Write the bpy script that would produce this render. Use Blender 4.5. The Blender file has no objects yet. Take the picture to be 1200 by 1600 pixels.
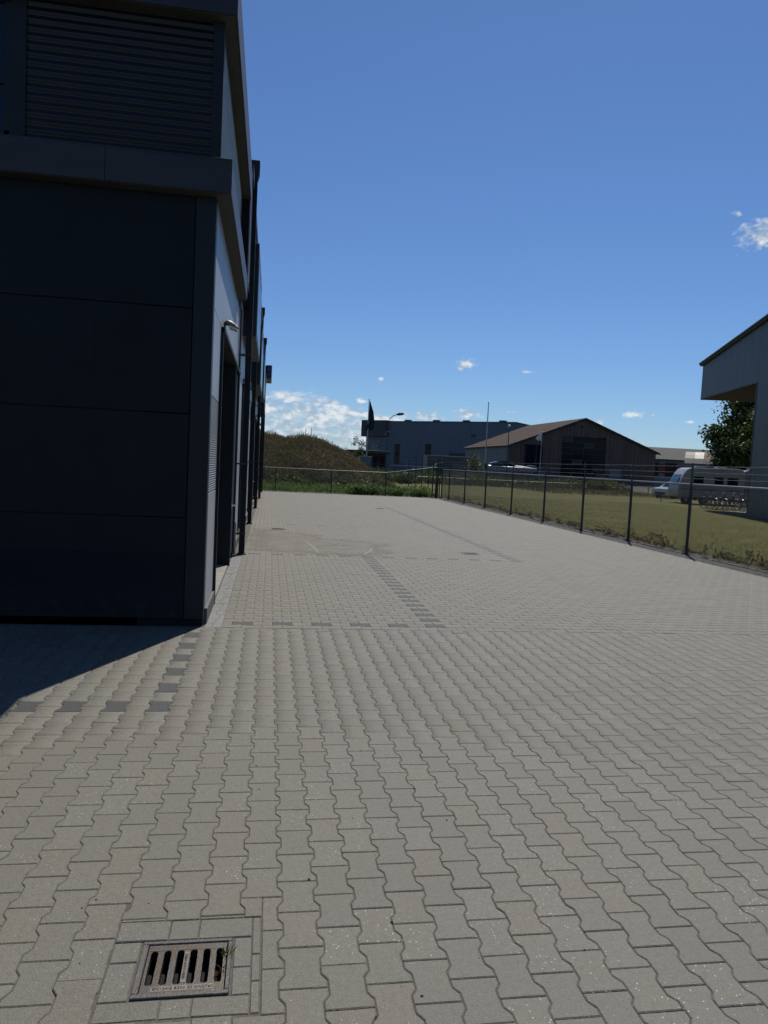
import bpy, bmesh, math, random
import numpy as np
from mathutils import Vector, Matrix
random.seed(7)
rng = np.random.default_rng(11)
S = bpy.context.scene
C = S.collection
rad = math.radians

# ------------------------------------------------------------------ camera
cam_d = bpy.data.cameras.new('camera')
cam = bpy.data.objects.new('camera', cam_d); C.objects.link(cam); S.camera = cam
cam_d.sensor_fit = 'VERTICAL'; cam_d.sensor_height = 36.0
cam_d.lens = 1144.8 / 1600 * 36.0
cam_d.clip_start = 0.05; cam_d.clip_end = 8000
_r = Vector((0.98705813, -0.15291712, 0.04829695)); _u = Vector((-0.03777249, 0.07099838, 0.99676099)); _f = Vector((0.15585083, 0.98568534, -0.06430347))
cam.matrix_world = Matrix(((_r.x, _u.x, -_f.x, 0), (_r.y, _u.y, -_f.y, 0), (_r.z, _u.z, -_f.z, 1.6663), (0, 0, 0, 1)))

# ------------------------------------------------------------------ light, sky, exposure
SUN_AZ, SUN_EL = rad(24.2), rad(56.3)
EXPOSURE = -0.10
SKY_STRENGTH = 0.088
sd = Vector((math.sin(SUN_AZ) * math.cos(SUN_EL), math.cos(SUN_AZ) * math.cos(SUN_EL), math.sin(SUN_EL)))
ld = bpy.data.lights.new('sun', 'SUN'); ld.energy = 5.0; ld.angle = rad(0.53); ld.color = (1.0, 0.945, 0.85)
lo = bpy.data.objects.new('sun', ld); C.objects.link(lo)
lo.rotation_euler = (-sd).to_track_quat('-Z', 'Y').to_euler(); lo.location = (20, 40, 60)
vs = S.view_settings; vs.view_transform = 'Standard'; vs.look = 'None'; vs.gamma = 1.0; vs.use_curve_mapping = False; vs.exposure = EXPOSURE
S.render.engine = 'CYCLES'
S.cycles.use_denoising = True; S.cycles.use_adaptive_sampling = True; S.cycles.adaptive_threshold = .015; S.cycles.adaptive_min_samples = 16
S.cycles.max_bounces = 4; S.cycles.diffuse_bounces = 2; S.cycles.glossy_bounces = 2; S.cycles.transparent_max_bounces = 8

class NT:
    """small helper for building node trees"""
    def __init__(s, t): s.t = t; s.n = t.nodes; s.l = t.links
    def add(s, kind, **kw):
        n = s.n.new(kind)
        for k, v in kw.items(): setattr(n, k, v)
        return n
    def put(s, sock, v):
        if v is None: return
        if isinstance(v, bpy.types.NodeSocket): s.l.new(v, sock)
        else:
            if isinstance(v, (tuple, list)) and sock.type == 'RGBA' and len(v) == 3: v = (*v, 1)
            sock.default_value = v
    def math(s, op, a, b=None, c=None, clamp=False):
        n = s.add('ShaderNodeMath', operation=op, use_clamp=clamp)
        s.put(n.inputs[0], a); s.put(n.inputs[1], b)
        if c is not None: s.put(n.inputs[2], c)
        return n.outputs[0]
    def mix(s, f, a, b, blend='MIX'):
        n = s.add('ShaderNodeMix', data_type='RGBA', blend_type=blend)
        s.put(n.inputs[0], f); s.put(n.inputs[6], a); s.put(n.inputs[7], b)
        return n.outputs[2]
    def noise(s, vec, scale, detail=3, rough=.55, dim='3D'):
        n = s.add('ShaderNodeTexNoise', noise_dimensions=dim)
        s.put(n.inputs['Vector'], vec); n.inputs['Scale'].default_value = scale; n.inputs['Detail'].default_value = detail; n.inputs['Roughness'].default_value = rough
        return n.outputs[0]
    def ramp(s, f, lo, hi, a=0.0, b=1.0, smooth=True):
        n = s.add('ShaderNodeMapRange', interpolation_type='SMOOTHSTEP' if smooth else 'LINEAR')
        s.put(n.inputs[0], f); n.inputs[1].default_value = lo; n.inputs[2].default_value = hi; n.inputs[3].default_value = a; n.inputs[4].default_value = b
        return n.outputs[0]
    def sep(s, v):
        n = s.add('ShaderNodeSeparateXYZ'); s.put(n.inputs[0], v); return n.outputs
    def comb(s, x, y, z):
        n = s.add('ShaderNodeCombineXYZ'); s.put(n.inputs[0], x); s.put(n.inputs[1], y); s.put(n.inputs[2], z); return n.outputs[0]

w = bpy.data.worlds.new('World'); S.world = w; w.use_nodes = True
T = NT(w.node_tree); T.n.clear()
sky = T.add('ShaderNodeTexSky', sky_type='NISHITA', sun_disc=False, sun_elevation=SUN_EL, sun_rotation=SUN_AZ, air_density=1.0, dust_density=0.12, ozone_density=10.0, altitude=0)
tc = T.add('ShaderNodeTexCoord').outputs['Generated']
nv = T.add('ShaderNodeVectorMath', operation='NORMALIZE'); T.put(nv.inputs[0], tc); D = nv.outputs[0]
dx, dy, dz = T.sep(D)
azd = T.math('DEGREES', T.math('ARCTAN2', dx, dy)); eld = T.math('DEGREES', T.math('ARCSINE', dz))
ae = T.comb(azd, eld, 0.0)
n1 = T.math('SUBTRACT', T.noise(ae, 1.15, 4, .5), .5)
n2 = T.math('SUBTRACT', T.noise(T.comb(azd, T.math('MULTIPLY', eld, 3.2), 3.0), .30, 5, .58), .5)
n3 = T.math('SUBTRACT', T.noise(T.comb(azd, T.math('MULTIPLY', eld, 1.5), 7.0), 1.7, 2, .45), .5)
# single fair-weather clouds: azimuth, elevation, half sizes (degrees)
clouds = [(14.74, 7.97, 1.1, .55), (8.29, 6.54, .32, .26), (6.83, 4.85, .7, .28), (11.70, 3.9, 1.35, .42), (15.09, 4.25, 1.3, .5), (25.0, 3.9, .55, .35),
          (27.31, 4.62, .95, .38), (28.5, 4.56, .36, .2), (31.19, 4.09, .36, .14), (19.47, 7.53, .5, .12), (35.0, 16.6, 1.9, 1.25), (33.2, 17.97, .4, .26), (18.45, 4.43, .5, .13),
          (9.1, 3.5, 1.5, .38), (-24, 9, 2.2, .9), (52, 12, 2.0, 1), (96, 15, 2.6, 1.4), (-80, 11, 2.2, 1), (160, 9, 3, 1.2)]
dmin = None
for (a0, e0, wa, wh) in clouds:
    ma = T.add('ShaderNodeVectorMath', operation='MULTIPLY_ADD'); T.put(ma.inputs[0], ae); ma.inputs[1].default_value = (1 / wa, 1 / wh, 0); ma.inputs[2].default_value = (-a0 / wa, -e0 / wh, 0)
    ln = T.add('ShaderNodeVectorMath', operation='LENGTH'); T.put(ln.inputs[0], ma.outputs[0]); q = ln.outputs['Value']
    dmin = q if dmin is None else T.math('MINIMUM', dmin, q)
dens = T.ramp(T.math('ADD', T.math('SUBTRACT', 1.0, dmin), T.math('ADD', T.math('MULTIPLY', n3, 1.5), T.math('MULTIPLY', n1, 1.2))), .0, 1.0)
# the bank of low cloud along the horizon to the left
edge = T.math('ADD', T.math('MULTIPLY', n2, 3.0), T.ramp(azd, 3.0, 12.0, 5.1, 3.2))
bank = T.ramp(T.math('ADD', T.math('SUBTRACT', edge, eld), T.math('MULTIPLY', n1, 1.3)), -.2, .75)
bank = T.math('MULTIPLY', bank, T.ramp(azd, 9.0, 13.0, .95, 0))
bank = T.math('MULTIPLY', bank, T.ramp(T.math('ADD', n2, T.math('MULTIPLY', n1, .6)), -.15, .10, .30, 1.0))
dens = T.math('MAXIMUM', dens, bank)
cshade = T.ramp(T.math('ADD', T.math('MULTIPLY', n3, .7), T.math('MULTIPLY', n2, .9)), -.14, .16)
ccol = T.mix(cshade, (.40, .50, .62), (.86, .89, .92))
skyc = T.mix(1.0, sky.outputs[0], (SKY_STRENGTH * .92, SKY_STRENGTH * .98, SKY_STRENGTH * 1.06), 'MULTIPLY')
out = T.mix(T.math('MULTIPLY', dens, .92), skyc, ccol)
bg = T.add('ShaderNodeBackground'); T.put(bg.inputs[0], out); bg.inputs[1].default_value = 1.0
w.cycles.sampling_method = 'MANUAL'; w.cycles.sample_map_resolution = 256
wo = T.add('ShaderNodeOutputWorld'); T.l.new(bg.outputs[0], wo.inputs[0])

# ------------------------------------------------------------------ materials
MATS = {}
def newmat(name):
    m = bpy.data.materials.new(name); m.use_nodes = True
    t = NT(m.node_tree); t.n.clear()
    b = t.add('ShaderNodeBsdfPrincipled'); o = t.add('ShaderNodeOutputMaterial'); t.l.new(b.outputs[0], o.inputs[0])
    MATS[name] = m
    return m, t, b
def mat(name, c1, c2=None, scale=3.0, rough=.6, metal=0.0, spec=.5, bump=0.0, bscale=60.0, stretch=None, island=0.0, lo=.35, hi=.65, rvar=.0):
    """two-tone noise material in object space, with optional relief and per-piece variation"""
    m, t, b = newmat(name)
    co = t.add('ShaderNodeTexCoord').outputs['Object']
    v = co
    if stretch:
        mp = t.add('ShaderNodeMapping'); t.put(mp.inputs[0], co); mp.inputs['Scale'].default_value = stretch; v = mp.outputs[0]
    nz = t.noise(v, scale, 5)
    col = t.mix(t.ramp(nz, lo, hi), c1, c2 if c2 else tuple(x * .82 for x in c1))
    if island:
        g = t.add('ShaderNodeNewGeometry'); oi = t.add('ShaderNodeObjectInfo')
        r = t.math('FRACT', t.math('ADD', g.outputs['Random Per Island'], oi.outputs['Random']))
        k = t.math('ADD', 1 - island, t.math('MULTIPLY', r, 2 * island))
        col = t.mix(1.0, col, t.comb(k, k, k), 'MULTIPLY')
    t.put(b.inputs['Base Color'], col)
    if rvar: t.put(b.inputs['Roughness'], t.ramp(t.noise(v, scale * 2.3, 4), .3, .7, rough - rvar, rough + rvar))
    else: b.inputs['Roughness'].default_value = rough
    b.inputs['Metallic'].default_value = metal; b.inputs['Specular IOR Level'].default_value = spec
    if bump:
        bp = t.add('ShaderNodeBump'); bp.inputs['Strength'].default_value = bump; bp.inputs['Distance'].default_value = .01
        t.put(bp.inputs['Height'], t.noise(v, bscale, 4)); t.l.new(bp.outputs[0], b.inputs['Normal'])
    return m
def paver_mat(name, base, var, speck, pink=.5):
    m, t, b = newmat(name)
    geo = t.add('ShaderNodeNewGeometry'); oi = t.add('ShaderNodeObjectInfo')
    P = geo.outputs['Position']
    r = t.math('FRACT', t.math('ADD', geo.outputs['Random Per Island'], oi.outputs['Random']))
    r2 = t.math('FRACT', t.math('MULTIPLY', r, 17.31)); r3 = t.math('FRACT', t.math('MULTIPLY', r, 53.7))
    k = t.math('ADD', 1 - var, t.math('MULTIPLY', r2, 2 * var))
    col = t.mix(1.0, base, t.comb(k, k, k), 'MULTIPLY')
    warm = tuple(x * y for x, y in zip(base, (1.14, .98, .88)))
    col = t.mix(t.ramp(r3, .72, .98, 0, pink), col, warm)
    # large tracks and stains, dry dust
    big = t.ramp(t.noise(P, .33, 3, .6), .36, .68)
    col = t.mix(t.math('MULTIPLY', big, .22), col, tuple(x * y for x, y in zip(base, (1.18, 1.15, 1.08))))
    col = t.mix(t.ramp(t.noise(P, 1.1, 4, .7), .58, .78, 0, .3), col, tuple(x * y for x, y in zip(base, (.72, .72, .66))))
    # tyre tracks, drips and sand trodden out along the wall
    mp = t.add('ShaderNodeMapping'); t.put(mp.inputs[0], P); mp.inputs['Scale'].default_value = (1.5, .16, 1); mp.inputs['Rotation'].default_value = (0, 0, .12)
    col = t.mix(t.ramp(t.noise(mp.outputs[0], 1.3, 3, .6), .56, .74, 0, .30), col, tuple(x * y for x, y in zip(base, (.66, .66, .64))))
    px_, py_, pz_ = t.sep(P)
    wall = t.math('ADD', t.ramp(px_, -.5, 3.2, 1, 0), t.math('MULTIPLY', t.math('SUBTRACT', t.noise(P, .9, 4, .65), .5), 1.5))
    col = t.mix(t.ramp(wall, .35, 1.15, 0, .40), col, tuple(x * y for x, y in zip(base, (1.20, 1.08, .93))))
    # cement grain and fine mottling
    col = t.mix(t.ramp(t.noise(P, 44, 5, .85), .36, .66, 0, .60), col, tuple(x * .62 for x in base))
    col = t.mix(t.ramp(t.noise(P, 240, 2, .85), .46, .68, 0, .75), col, tuple(x * 1.5 for x in base))
    # pale aggregate grains worn free at the surface
    vo = t.add('ShaderNodeTexVoronoi', feature='F1'); t.put(vo.inputs['Vector'], P); vo.inputs['Scale'].default_value = 135; vo.inputs['Randomness'].default_value = 1
    cr = t.sep(vo.outputs['Color'])
    grain = t.math('MULTIPLY', t.math('GREATER_THAN', cr[0], 1 - .05), t.ramp(vo.outputs['Distance'], .20, .42, 1, 0))
    grain = t.math('MULTIPLY', grain, t.math('MULTIPLY', t.ramp(t.noise(P, 2.2, 1), .36, .62), t.ramp(r2, .1, .9, .15, 1)))
    col = t.mix(t.math('MULTIPLY', grain, speck), col, (.6, .58, .53))
    dk = t.math('MULTIPLY', t.math('LESS_THAN', cr[1], .05), t.ramp(vo.outputs['Distance'], .2, .45, 1, 0))
    col = t.mix(t.math('MULTIPLY', dk, .5), col, tuple(x * .35 for x in base))
    t.put(b.inputs['Base Color'], col)
    b.inputs['Roughness'].default_value = .72; b.inputs['Specular IOR Level'].default_value = .42
    bp = t.add('ShaderNodeBump'); bp.inputs['Strength'].default_value = .8; bp.inputs['Distance'].default_value = .003
    hgt = t.math('ADD', t.noise(P, 150, 2, .7), t.math('MULTIPLY', t.noise(P, 22, 1), .9))
    t.put(bp.inputs['Height'], hgt); t.l.new(bp.outputs[0], b.inputs['Normal'])
    return m
def leaf_mat(name, cols, scale=.5, rough=.55, trans=.25):
    """foliage: colour by plant patch and by single leaf, a little light passing through"""
    m, t, b = newmat(name)
    geo = t.add('ShaderNodeNewGeometry'); P = geo.outputs['Position']
    patch = t.noise(P, scale, 3)
    f = t.math('ADD', t.math('MULTIPLY', t.math('SUBTRACT', patch, .5), 1.6), t.math('MULTIPLY', t.math('SUBTRACT', geo.outputs['Random Per Island'], .5), .75))
    f = t.math('ADD', f, .5, clamp=True)
    cr = t.add('ShaderNodeValToRGB'); t.put(cr.inputs[0], f)
    el = cr.color_ramp.elements
    while len(el) < len(cols): el.new(.5)
    for i, c in enumerate(cols): el[i].position = i / (len(cols) - 1); el[i].color = (*c, 1)
    t.put(b.inputs['Base Color'], cr.outputs[0]); b.inputs['Roughness'].default_value = rough; b.inputs['Specular IOR Level'].default_value = .3
    tr = t.add('ShaderNodeBsdfTranslucent'); t.put(tr.inputs[0], cr.outputs[0])
    mx = t.add('ShaderNodeMixShader'); mx.inputs[0].default_value = trans
    t.l.new(b.outputs[0], mx.inputs[1]); t.l.new(tr.outputs[0], mx.inputs[2])
    t.l.new(mx.outputs[0], t.n['Material Output'].inputs[0])
    return m
def glass_mat(name, c, rough=.06, spec=.5):
    m, t, b = newmat(name); b.inputs['Base Color'].default_value = (*c, 1); b.inputs['Roughness'].default_value = rough; b.inputs['Specular IOR Level'].default_value = spec
    return m

paver_mat('paver', (.127, .1235, .104), .13, 1.0, .6)
paver_mat('paver_dark', (.040, .042, .045), .10, .35, .1)
paver_mat('paver_rect', (.120, .117, .099), .10, .6)
paver_mat('paver_pale', (.155, .158, .16), .14, .2)
mat('joint_sand', (.070, .066, .054), (.105, .098, .080), 30, .95)
mat('sand_film', (.162, .147, .118), (.174, .158, .128), 1.2, .74, spec=.42)
mat('scuff', (.20, .192, .172), (.17, .162, .145), 30, .9)
mat('anthracite', (.007, .0105, .0145), (.006, .009, .0125), 1.5, .5, spec=.18, rvar=.05, bump=.03, bscale=8)
def add_dust(name, c, top):
    m = MATS[name]; t = NT(m.node_tree); b = t.n['Principled BSDF']; old = b.inputs['Base Color'].links[0].from_socket
    co = t.add('ShaderNodeTexCoord').outputs['Object']; z = t.sep(co)[2]
    mp = t.add('ShaderNodeMapping'); t.put(mp.inputs[0], co); mp.inputs['Scale'].default_value = (1, 1, .12)
    splash = t.math('MULTIPLY', t.ramp(z, 0, top, 1, 0), t.ramp(t.noise(co, 9, 5, .7), .3, .7)); runs = t.ramp(t.noise(mp.outputs[0], 11, 4, .7), .58, .8, 0, .35)
    t.put(b.inputs['Base Color'], t.mix(t.math('MAXIMUM', t.math('MULTIPLY', splash, .55), t.math('MULTIPLY', runs, .5)), old, c))
add_dust('anthracite', (.036, .034, .030), .55)
mat('anthracite_trim', (.014, .017, .021), (.011, .014, .017), 3, .5, spec=.25)
mat('fascia_grey', (.022, .024, .028), (.018, .020, .024), 2, .45, spec=.4, stretch=(.3, 1, 3))
mat('side_panel', (.30, .32, .34), (.275, .295, .315), 1.2, .42, metal=.0, spec=.5, stretch=(1, .4, 2), bump=.02, bscale=6)
mat('soffit', (.052, .050, .048), (.044, .042, .040), 3, .7)
mat('corrugated_dark', (.008, .010, .013), (.007, .008, .011), 2, .38, metal=.3)
mat('corrugated_light', (0.1500, 0.1600, 0.1700), (0.1350, 0.1450, 0.1550), 2, .4, metal=.4)
mat('concrete', (0.2520, 0.2400, 0.2100), (0.2040, 0.1920, 0.1680), 6, .85, bump=.3, bscale=80)
mat('concrete_dark', (0.1300, 0.1268, 0.1170), (0.0975, 0.0943, 0.0845), 5, .9, bump=.3, bscale=60)
mat('galvanised', (.18, .185, .19), (.13, .135, .14), 20, .5, metal=.6)
mat('galv_rail', (0.2380, 0.2415, 0.2450), (0.1680, 0.1715, 0.1750), 25, .35, metal=.8)
mat('post_green', (.045, .052, .054), (.033, .039, .040), 15, .5, metal=.2)
mat('wire', (.12, .125, .12), (.08, .085, .08), 30, .5, metal=.6)
mat('cast_iron', (.075, .072, .070), (.110, .085, .065), 14, .55, metal=.55, bump=.35, bscale=160, lo=.45, hi=.75)
mat('cast_iron_worn', (.070, .068, .066), (.075, .058, .044), 25, .42, metal=.6, bump=.2, bscale=200)
mat('black_void', (.006, .006, .006), (.004, .004, .004), 4, .95)
mat('steel', (.55, .55, .55), (.45, .45, .45), 20, .25, metal=.9)
mat('white_metal', (0.5040, 0.5110, 0.5180), (0.4480, 0.4550, 0.4620), 5, .35)
mat('lamp_glass', (.62, .58, .48), (.5, .47, .4), 8, .3)
glass_mat('window_glass', (.006, .012, .026), .08, .35); glass_mat('dark_glass', (.006, .007, .009), .2, .15)
mat('sign_blue', (.012, .018, .09), (.010, .014, .07), 3, .4); mat('sign_orange', (.75, .22, .03), (.7, .2, .03), 3, .45); mat('sign_white', (.7, .7, .7), None, 3, .45)
mat('hall_panel', (.074, .110, .146), (.068, .101, .135), .25, .55, stretch=(1, 1, .25)); mat('hall_dark', (.018, .023, .032), (.014, .018, .026), .5, .5); mat('hall_trim', (0.0360, 0.0420, 0.0480), None, 2, .5)
mat('barn_board', (.120, .083, .060), (.090, .063, .047), 2.5, .8, stretch=(3, 3, .15), island=.10)
mat('barn_side', (.10, .125, .14), (.08, .10, .112), 2, .65, stretch=(3, 3, .2), island=.1)
mat('barn_roof', (.058, .034, .021), (.042, .026, .017), 1.2, .85, spec=.15, island=.08, bump=.3, bscale=6)
mat('barn_dark', (.010, .011, .013), (.008, .008, .010), 2, .6)
mat('stock_pale', (0.0400, 0.0400, 0.0420), (0.0200, 0.0200, 0.0220), 2.5, .5, island=.35); mat('stock_cream', (0.1600, 0.1350, 0.1050), (0.1100, 0.0950, 0.0750), 3, .7, island=.2)
mat('roof_grey', (.040, .042, .047), (.032, .034, .038), 1.5, .75, spec=.2); mat('shop_white', (0.2000, 0.2050, 0.2150), (0.1650, 0.1700, 0.1800), 2, .6); mat('shop_red', (0.1800, 0.0108, 0.0120), (0.1440, 0.0090, 0.0102), 2, .5)
mat('hut_rust', (0.1045, 0.0633, 0.0385), (0.0715, 0.0440, 0.0303), 1.5, .8); mat('hut_white', (0.3720, 0.3600, 0.3360), (0.3000, 0.2880, 0.2640), 1.5, .6); mat('hut_grey', (0.1100, 0.1075, 0.1000), (0.0800, 0.0775, 0.0725), 1.5, .65)
mat('caravan_white', (0.3100, 0.3100, 0.3100), (0.2700, 0.2700, 0.2650), 2, .3); mat('caravan_grey', (0.1815, 0.1898, 0.1925), (0.1540, 0.1595, 0.1650), 2, .4); mat('stripe', (.10, .11, .16), None, 2, .5)
mat('rubber', (.018, .018, .018), (.025, .024, .023), 10, .8); mat('rim', (.35, .35, .35), (.28, .28, .28), 10, .4, metal=.6)
mat('boat_white', (.70, .71, .72), (.64, .65, .66), 2, .18); mat('boat_navy', (.02, .025, .045), None, 3, .3); mat('boat_hull', (.26, .27, .29), (.2, .21, .23), 3, .35)
mat('chassis', (.030, .030, .032), (.05, .042, .035), 6, .6)
mat('car_silver', (.58, .59, .60), (.54, .55, .56), 2, .15, metal=.2)
mat('clad_green', (0.0373, 0.0488, 0.0517), (0.0316, 0.0419, 0.0448), .8, .5, stretch=(1, 1, .3), bump=.02, bscale=4); mat('clad_trim', (0.0315, 0.0385, 0.0420), None, 2, .5); mat('canopy_soffit', (0.0468, 0.0360, 0.0288), (0.0360, 0.0288, 0.0234), 3, .8)
mat('bark', (.075, .058, .042), (.045, .035, .026), 6, .9, stretch=(4, 4, .6), bump=.6, bscale=30)
mat('flag_navy', (.012, .018, .055), (.010, .015, .045), 3, .8); mat('flag_white', (.72, .72, .72), (.6, .6, .62), 3, .8)
mat('pole_white', (0.3120, 0.3180, 0.3240), (0.2700, 0.2760, 0.2820), 6, .4); mat('pole_dark', (.03, .03, .032), None, 6, .5)
mat('brick_dark', (0.0360, 0.0270, 0.0228), (0.0270, 0.0210, 0.0180), 3, .85); mat('cabinet', (0.1500, 0.1650, 0.1800), (0.1320, 0.1470, 0.1620), 3, .5)
mat('machine_green', (.02, .06, .05), (.015, .045, .04), 3, .45); mat('bike_paint', (.03, .03, .035), (.10, .10, .11), 3, .35, island=.3)
mat('asphalt', (0.0416, 0.0416, 0.0416), (0.0560, 0.0544, 0.0520), .8, .9, bump=.3, bscale=120); mat('gravel_yard', (0.0600, 0.0570, 0.0510), (0.0360, 0.0342, 0.0300), 1.5, .95, bump=.5, bscale=20)
mat('soil', (0.0450, 0.0336, 0.0240), (0.0720, 0.0588, 0.0450), 9, .95, bump=.8, bscale=60)
mat('field', (0.0480, 0.0544, 0.0224), (0.0680, 0.0624, 0.0320), .35, .95, bump=.6, bscale=8)
mat('hill_soil', (0.0440, 0.0384, 0.0224), (0.0320, 0.0360, 0.0160), .6, .95, bump=.6, bscale=6)
m, t, b = newmat('lawn')
P = t.add('ShaderNodeNewGeometry').outputs['Position']
col = t.mix(t.ramp(t.noise(P, .42, 6, .65), .34, .68), (.100, .108, .026), (.150, .132, .046))
col = t.mix(t.ramp(t.noise(P, 2.6, 5, .7), .42, .72, 0, .6), col, (.170, .142, .060))
col = t.mix(t.ramp(t.noise(P, 26, 4, .8), .40, .66, 0, .65), col, (.030, .037, .010))
t.put(b.inputs['Base Color'], col); b.inputs['Roughness'].default_value = .95; b.inputs['Specular IOR Level'].default_value = .15
bp = t.add('ShaderNodeBump'); bp.inputs['Strength'].default_value = .9; bp.inputs['Distance'].default_value = .03
t.put(bp.inputs['Height'], t.noise(P, 40, 4, .8)); t.l.new(bp.outputs[0], b.inputs['Normal'])
leaf_mat('grass_blades', [(.060, .080, .018), (.110, .120, .034), (.180, .158, .062), (.23, .19, .09)], .5, .7, .3)
leaf_mat('weed_green', [(.040, .075, .014), (.075, .130, .026), (.11, .175, .042), (.14, .19, .06)], .7, .6, .45)
leaf_mat('weed_dry', [(.040, .060, .018), (.075, .088, .032), (.110, .088, .050), (.145, .088, .060), (.18, .13, .09)], .55, .8, .38)
leaf_mat('weed_brown', [(.030, .020, .014), (.060, .034, .022), (.085, .045, .030), (.05, .06, .022)], 1.5, .8, .2)
leaf_mat('leaf_dark', [(.020, .038, .009), (.035, .062, .015), (.060, .092, .022), (.08, .10, .03)], .9, .5, .3)
leaf_mat('leaf_light', [(.045, .070, .012), (.080, .105, .020), (.12, .14, .035)], .9, .5, .3)
leaf_mat('leaf_mid', [(.032, .052, .014), (.065, .090, .024), (.10, .115, .036)], .9, .5, .4)

# ------------------------------------------------------------------ mesh helpers
class MB:
    def __init__(s): s.v = []; s.f = []; s.m = []
    def poly(s, pts, mi=0):
        b = len(s.v); s.v += [tuple(p) for p in pts]; s.f.append(tuple(range(b, b + len(pts)))); s.m.append(mi); return s
    def box(s, x0, x1, y0, y1, z0, z1, mi=0):
        b = len(s.v)
        s.v += [(x0, y0, z0), (x1, y0, z0), (x1, y1, z0), (x0, y1, z0), (x0, y0, z1), (x1, y0, z1), (x1, y1, z1), (x0, y1, z1)]
        for f in ((0, 3, 2, 1), (4, 5, 6, 7), (0, 1, 5, 4), (1, 2, 6, 5), (2, 3, 7, 6), (3, 0, 4, 7)):
            s.f.append(tuple(b + i for i in f)); s.m.append(mi)
        return s
    def prism(s, pts, axis, a, b_, mi=0):
        """outline in the two other axes, extruded along axis from a to b_"""
        n = len(pts); o = len(s.v)
        def P(p, h):
            return {'x': (h, p[0], p[1]), 'y': (p[0], h, p[1]), 'z': (p[0], p[1], h)}[axis]
        s.v += [P(p, a) for p in pts] + [P(p, b_) for p in pts]
        s.f.append(tuple(o + i for i in range(n))[::-1]); s.f.append(tuple(o + n + i for i in range(n))); s.m += [mi, mi]
        for i in range(n):
            j = (i + 1) % n; s.f.append((o + i, o + j, o + n + j, o + n + i)); s.m.append(mi)
        return s
    def tube(s, pts, r, n=8, mi=0, cap=True):
        pts = [Vector(p) for p in pts]; rs = r if isinstance(r, (list, tuple)) else [r] * len(pts); o = len(s.v); k = len(pts)
        for i, p in enumerate(pts):
            d = (pts[min(i + 1, k - 1)] - pts[max(i - 1, 0)]).normalized()
            ref = Vector((0, 0, 1)) if abs(d.z) < .9 else Vector((1, 0, 0))
            a = d.cross(ref).normalized(); b = d.cross(a)
            for q in range(n):
                t = 2 * math.pi * q / n; s.v.append(tuple(p + rs[i] * (math.cos(t) * a + math.sin(t) * b)))
        for i in range(k - 1):
            for q in range(n):
                q2 = (q + 1) % n; s.f.append((o + i * n + q, o + i * n + q2, o + (i + 1) * n + q2, o + (i + 1) * n + q)); s.m.append(mi)
        if cap:
            s.f.append(tuple(o + q for q in range(n))[::-1]); s.f.append(tuple(o + (k - 1) * n + q for q in range(n))); s.m += [mi, mi]
        return s
    def ring(s, c, R, r, axis='y', n=20, k=6, mi=0):
        """torus"""
        o = len(s.v); c = Vector(c)
        for i in range(n):
            t = 2 * math.pi * i / n
            for j in range(k):
                p = 2 * math.pi * j / k; q = R + r * math.cos(p); h = r * math.sin(p)
                e = {'y': (q * math.cos(t), h, q * math.sin(t)), 'x': (h, q * math.cos(t), q * math.sin(t)), 'z': (q * math.cos(t), q * math.sin(t), h)}[axis]
                s.v.append(tuple(c + Vector(e)))
        for i in range(n):
            for j in range(k):
                s.f.append((o + i * k + j, o + i * k + (j + 1) % k, o + ((i + 1) % n) * k + (j + 1) % k, o + ((i + 1) % n) * k + j)); s.m.append(mi)
        return s
    def lathe(s, prof, c, n=24, axis='z', mi=0):
        o = len(s.v); c = Vector(c); k = len(prof)
        for (r, h) in prof:
            for i in range(n):
                t = 2 * math.pi * i / n
                e = {'z': (r * math.cos(t), r * math.sin(t), h), 'y': (r * math.cos(t), h, r * math.sin(t)), 'x': (h, r * math.cos(t), r * math.sin(t))}[axis]
                s.v.append(tuple(c + Vector(e)))
        for a in range(k - 1):
            for i in range(n):
                j = (i + 1) % n; s.f.append((o + a * n + i, o + a * n + j, o + (a + 1) * n + j, o + (a + 1) * n + i)); s.m.append(mi)
        s.f.append(tuple(o + i for i in range(n))[::-1]); s.f.append(tuple(o + (k - 1) * n + i for i in range(n))); s.m += [mi, mi]
        return s
    def loft(s, rings, mi=0, cap=True):
        o = len(s.v); n = len(rings[0])
        for r in rings: s.v += [tuple(p) for p in r]
        for a in range(len(rings) - 1):
            for i in range(n):
                j = (i + 1) % n; s.f.append((o + a * n + i, o + a * n + j, o + (a + 1) * n + j, o + (a + 1) * n + i)); s.m.append(mi)
        if cap:
            s.f.append(tuple(o + i for i in range(n))[::-1]); s.f.append(tuple(o + (len(rings) - 1) * n + i for i in range(n))); s.m += [mi, mi]
        return s
    def mesh(s, name, mats, bevel=0.0, smooth=False):
        me = bpy.data.meshes.new(name); me.from_pydata(s.v, [], s.f)
        for mm in ([mats] if isinstance(mats, str) else mats): me.materials.append(MATS[mm])
        me.polygons.foreach_set('material_index', s.m)
        bm = bmesh.new(); bm.from_mesh(me); bmesh.ops.recalc_face_normals(bm, faces=bm.faces)
        if bevel: bmesh.ops.bevel(bm, geom=[e for e in bm.edges if len(e.link_faces) == 2 and e.calc_face_angle(0) > .6], offset=bevel, segments=1, affect='EDGES', clamp_overlap=True)
        bm.to_mesh(me); bm.free()
        if smooth: me.polygons.foreach_set('use_smooth', [True] * len(me.polygons))
        return me
    def build(s, name, mats, parent=None, bevel=0.0, smooth=False):
        return link(name, s.mesh(name, mats, bevel, smooth), parent)
def link(name, data, parent=None):
    o = bpy.data.objects.new(name, data); C.objects.link(o)
    if parent is not None: o.parent = parent
    return o
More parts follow.
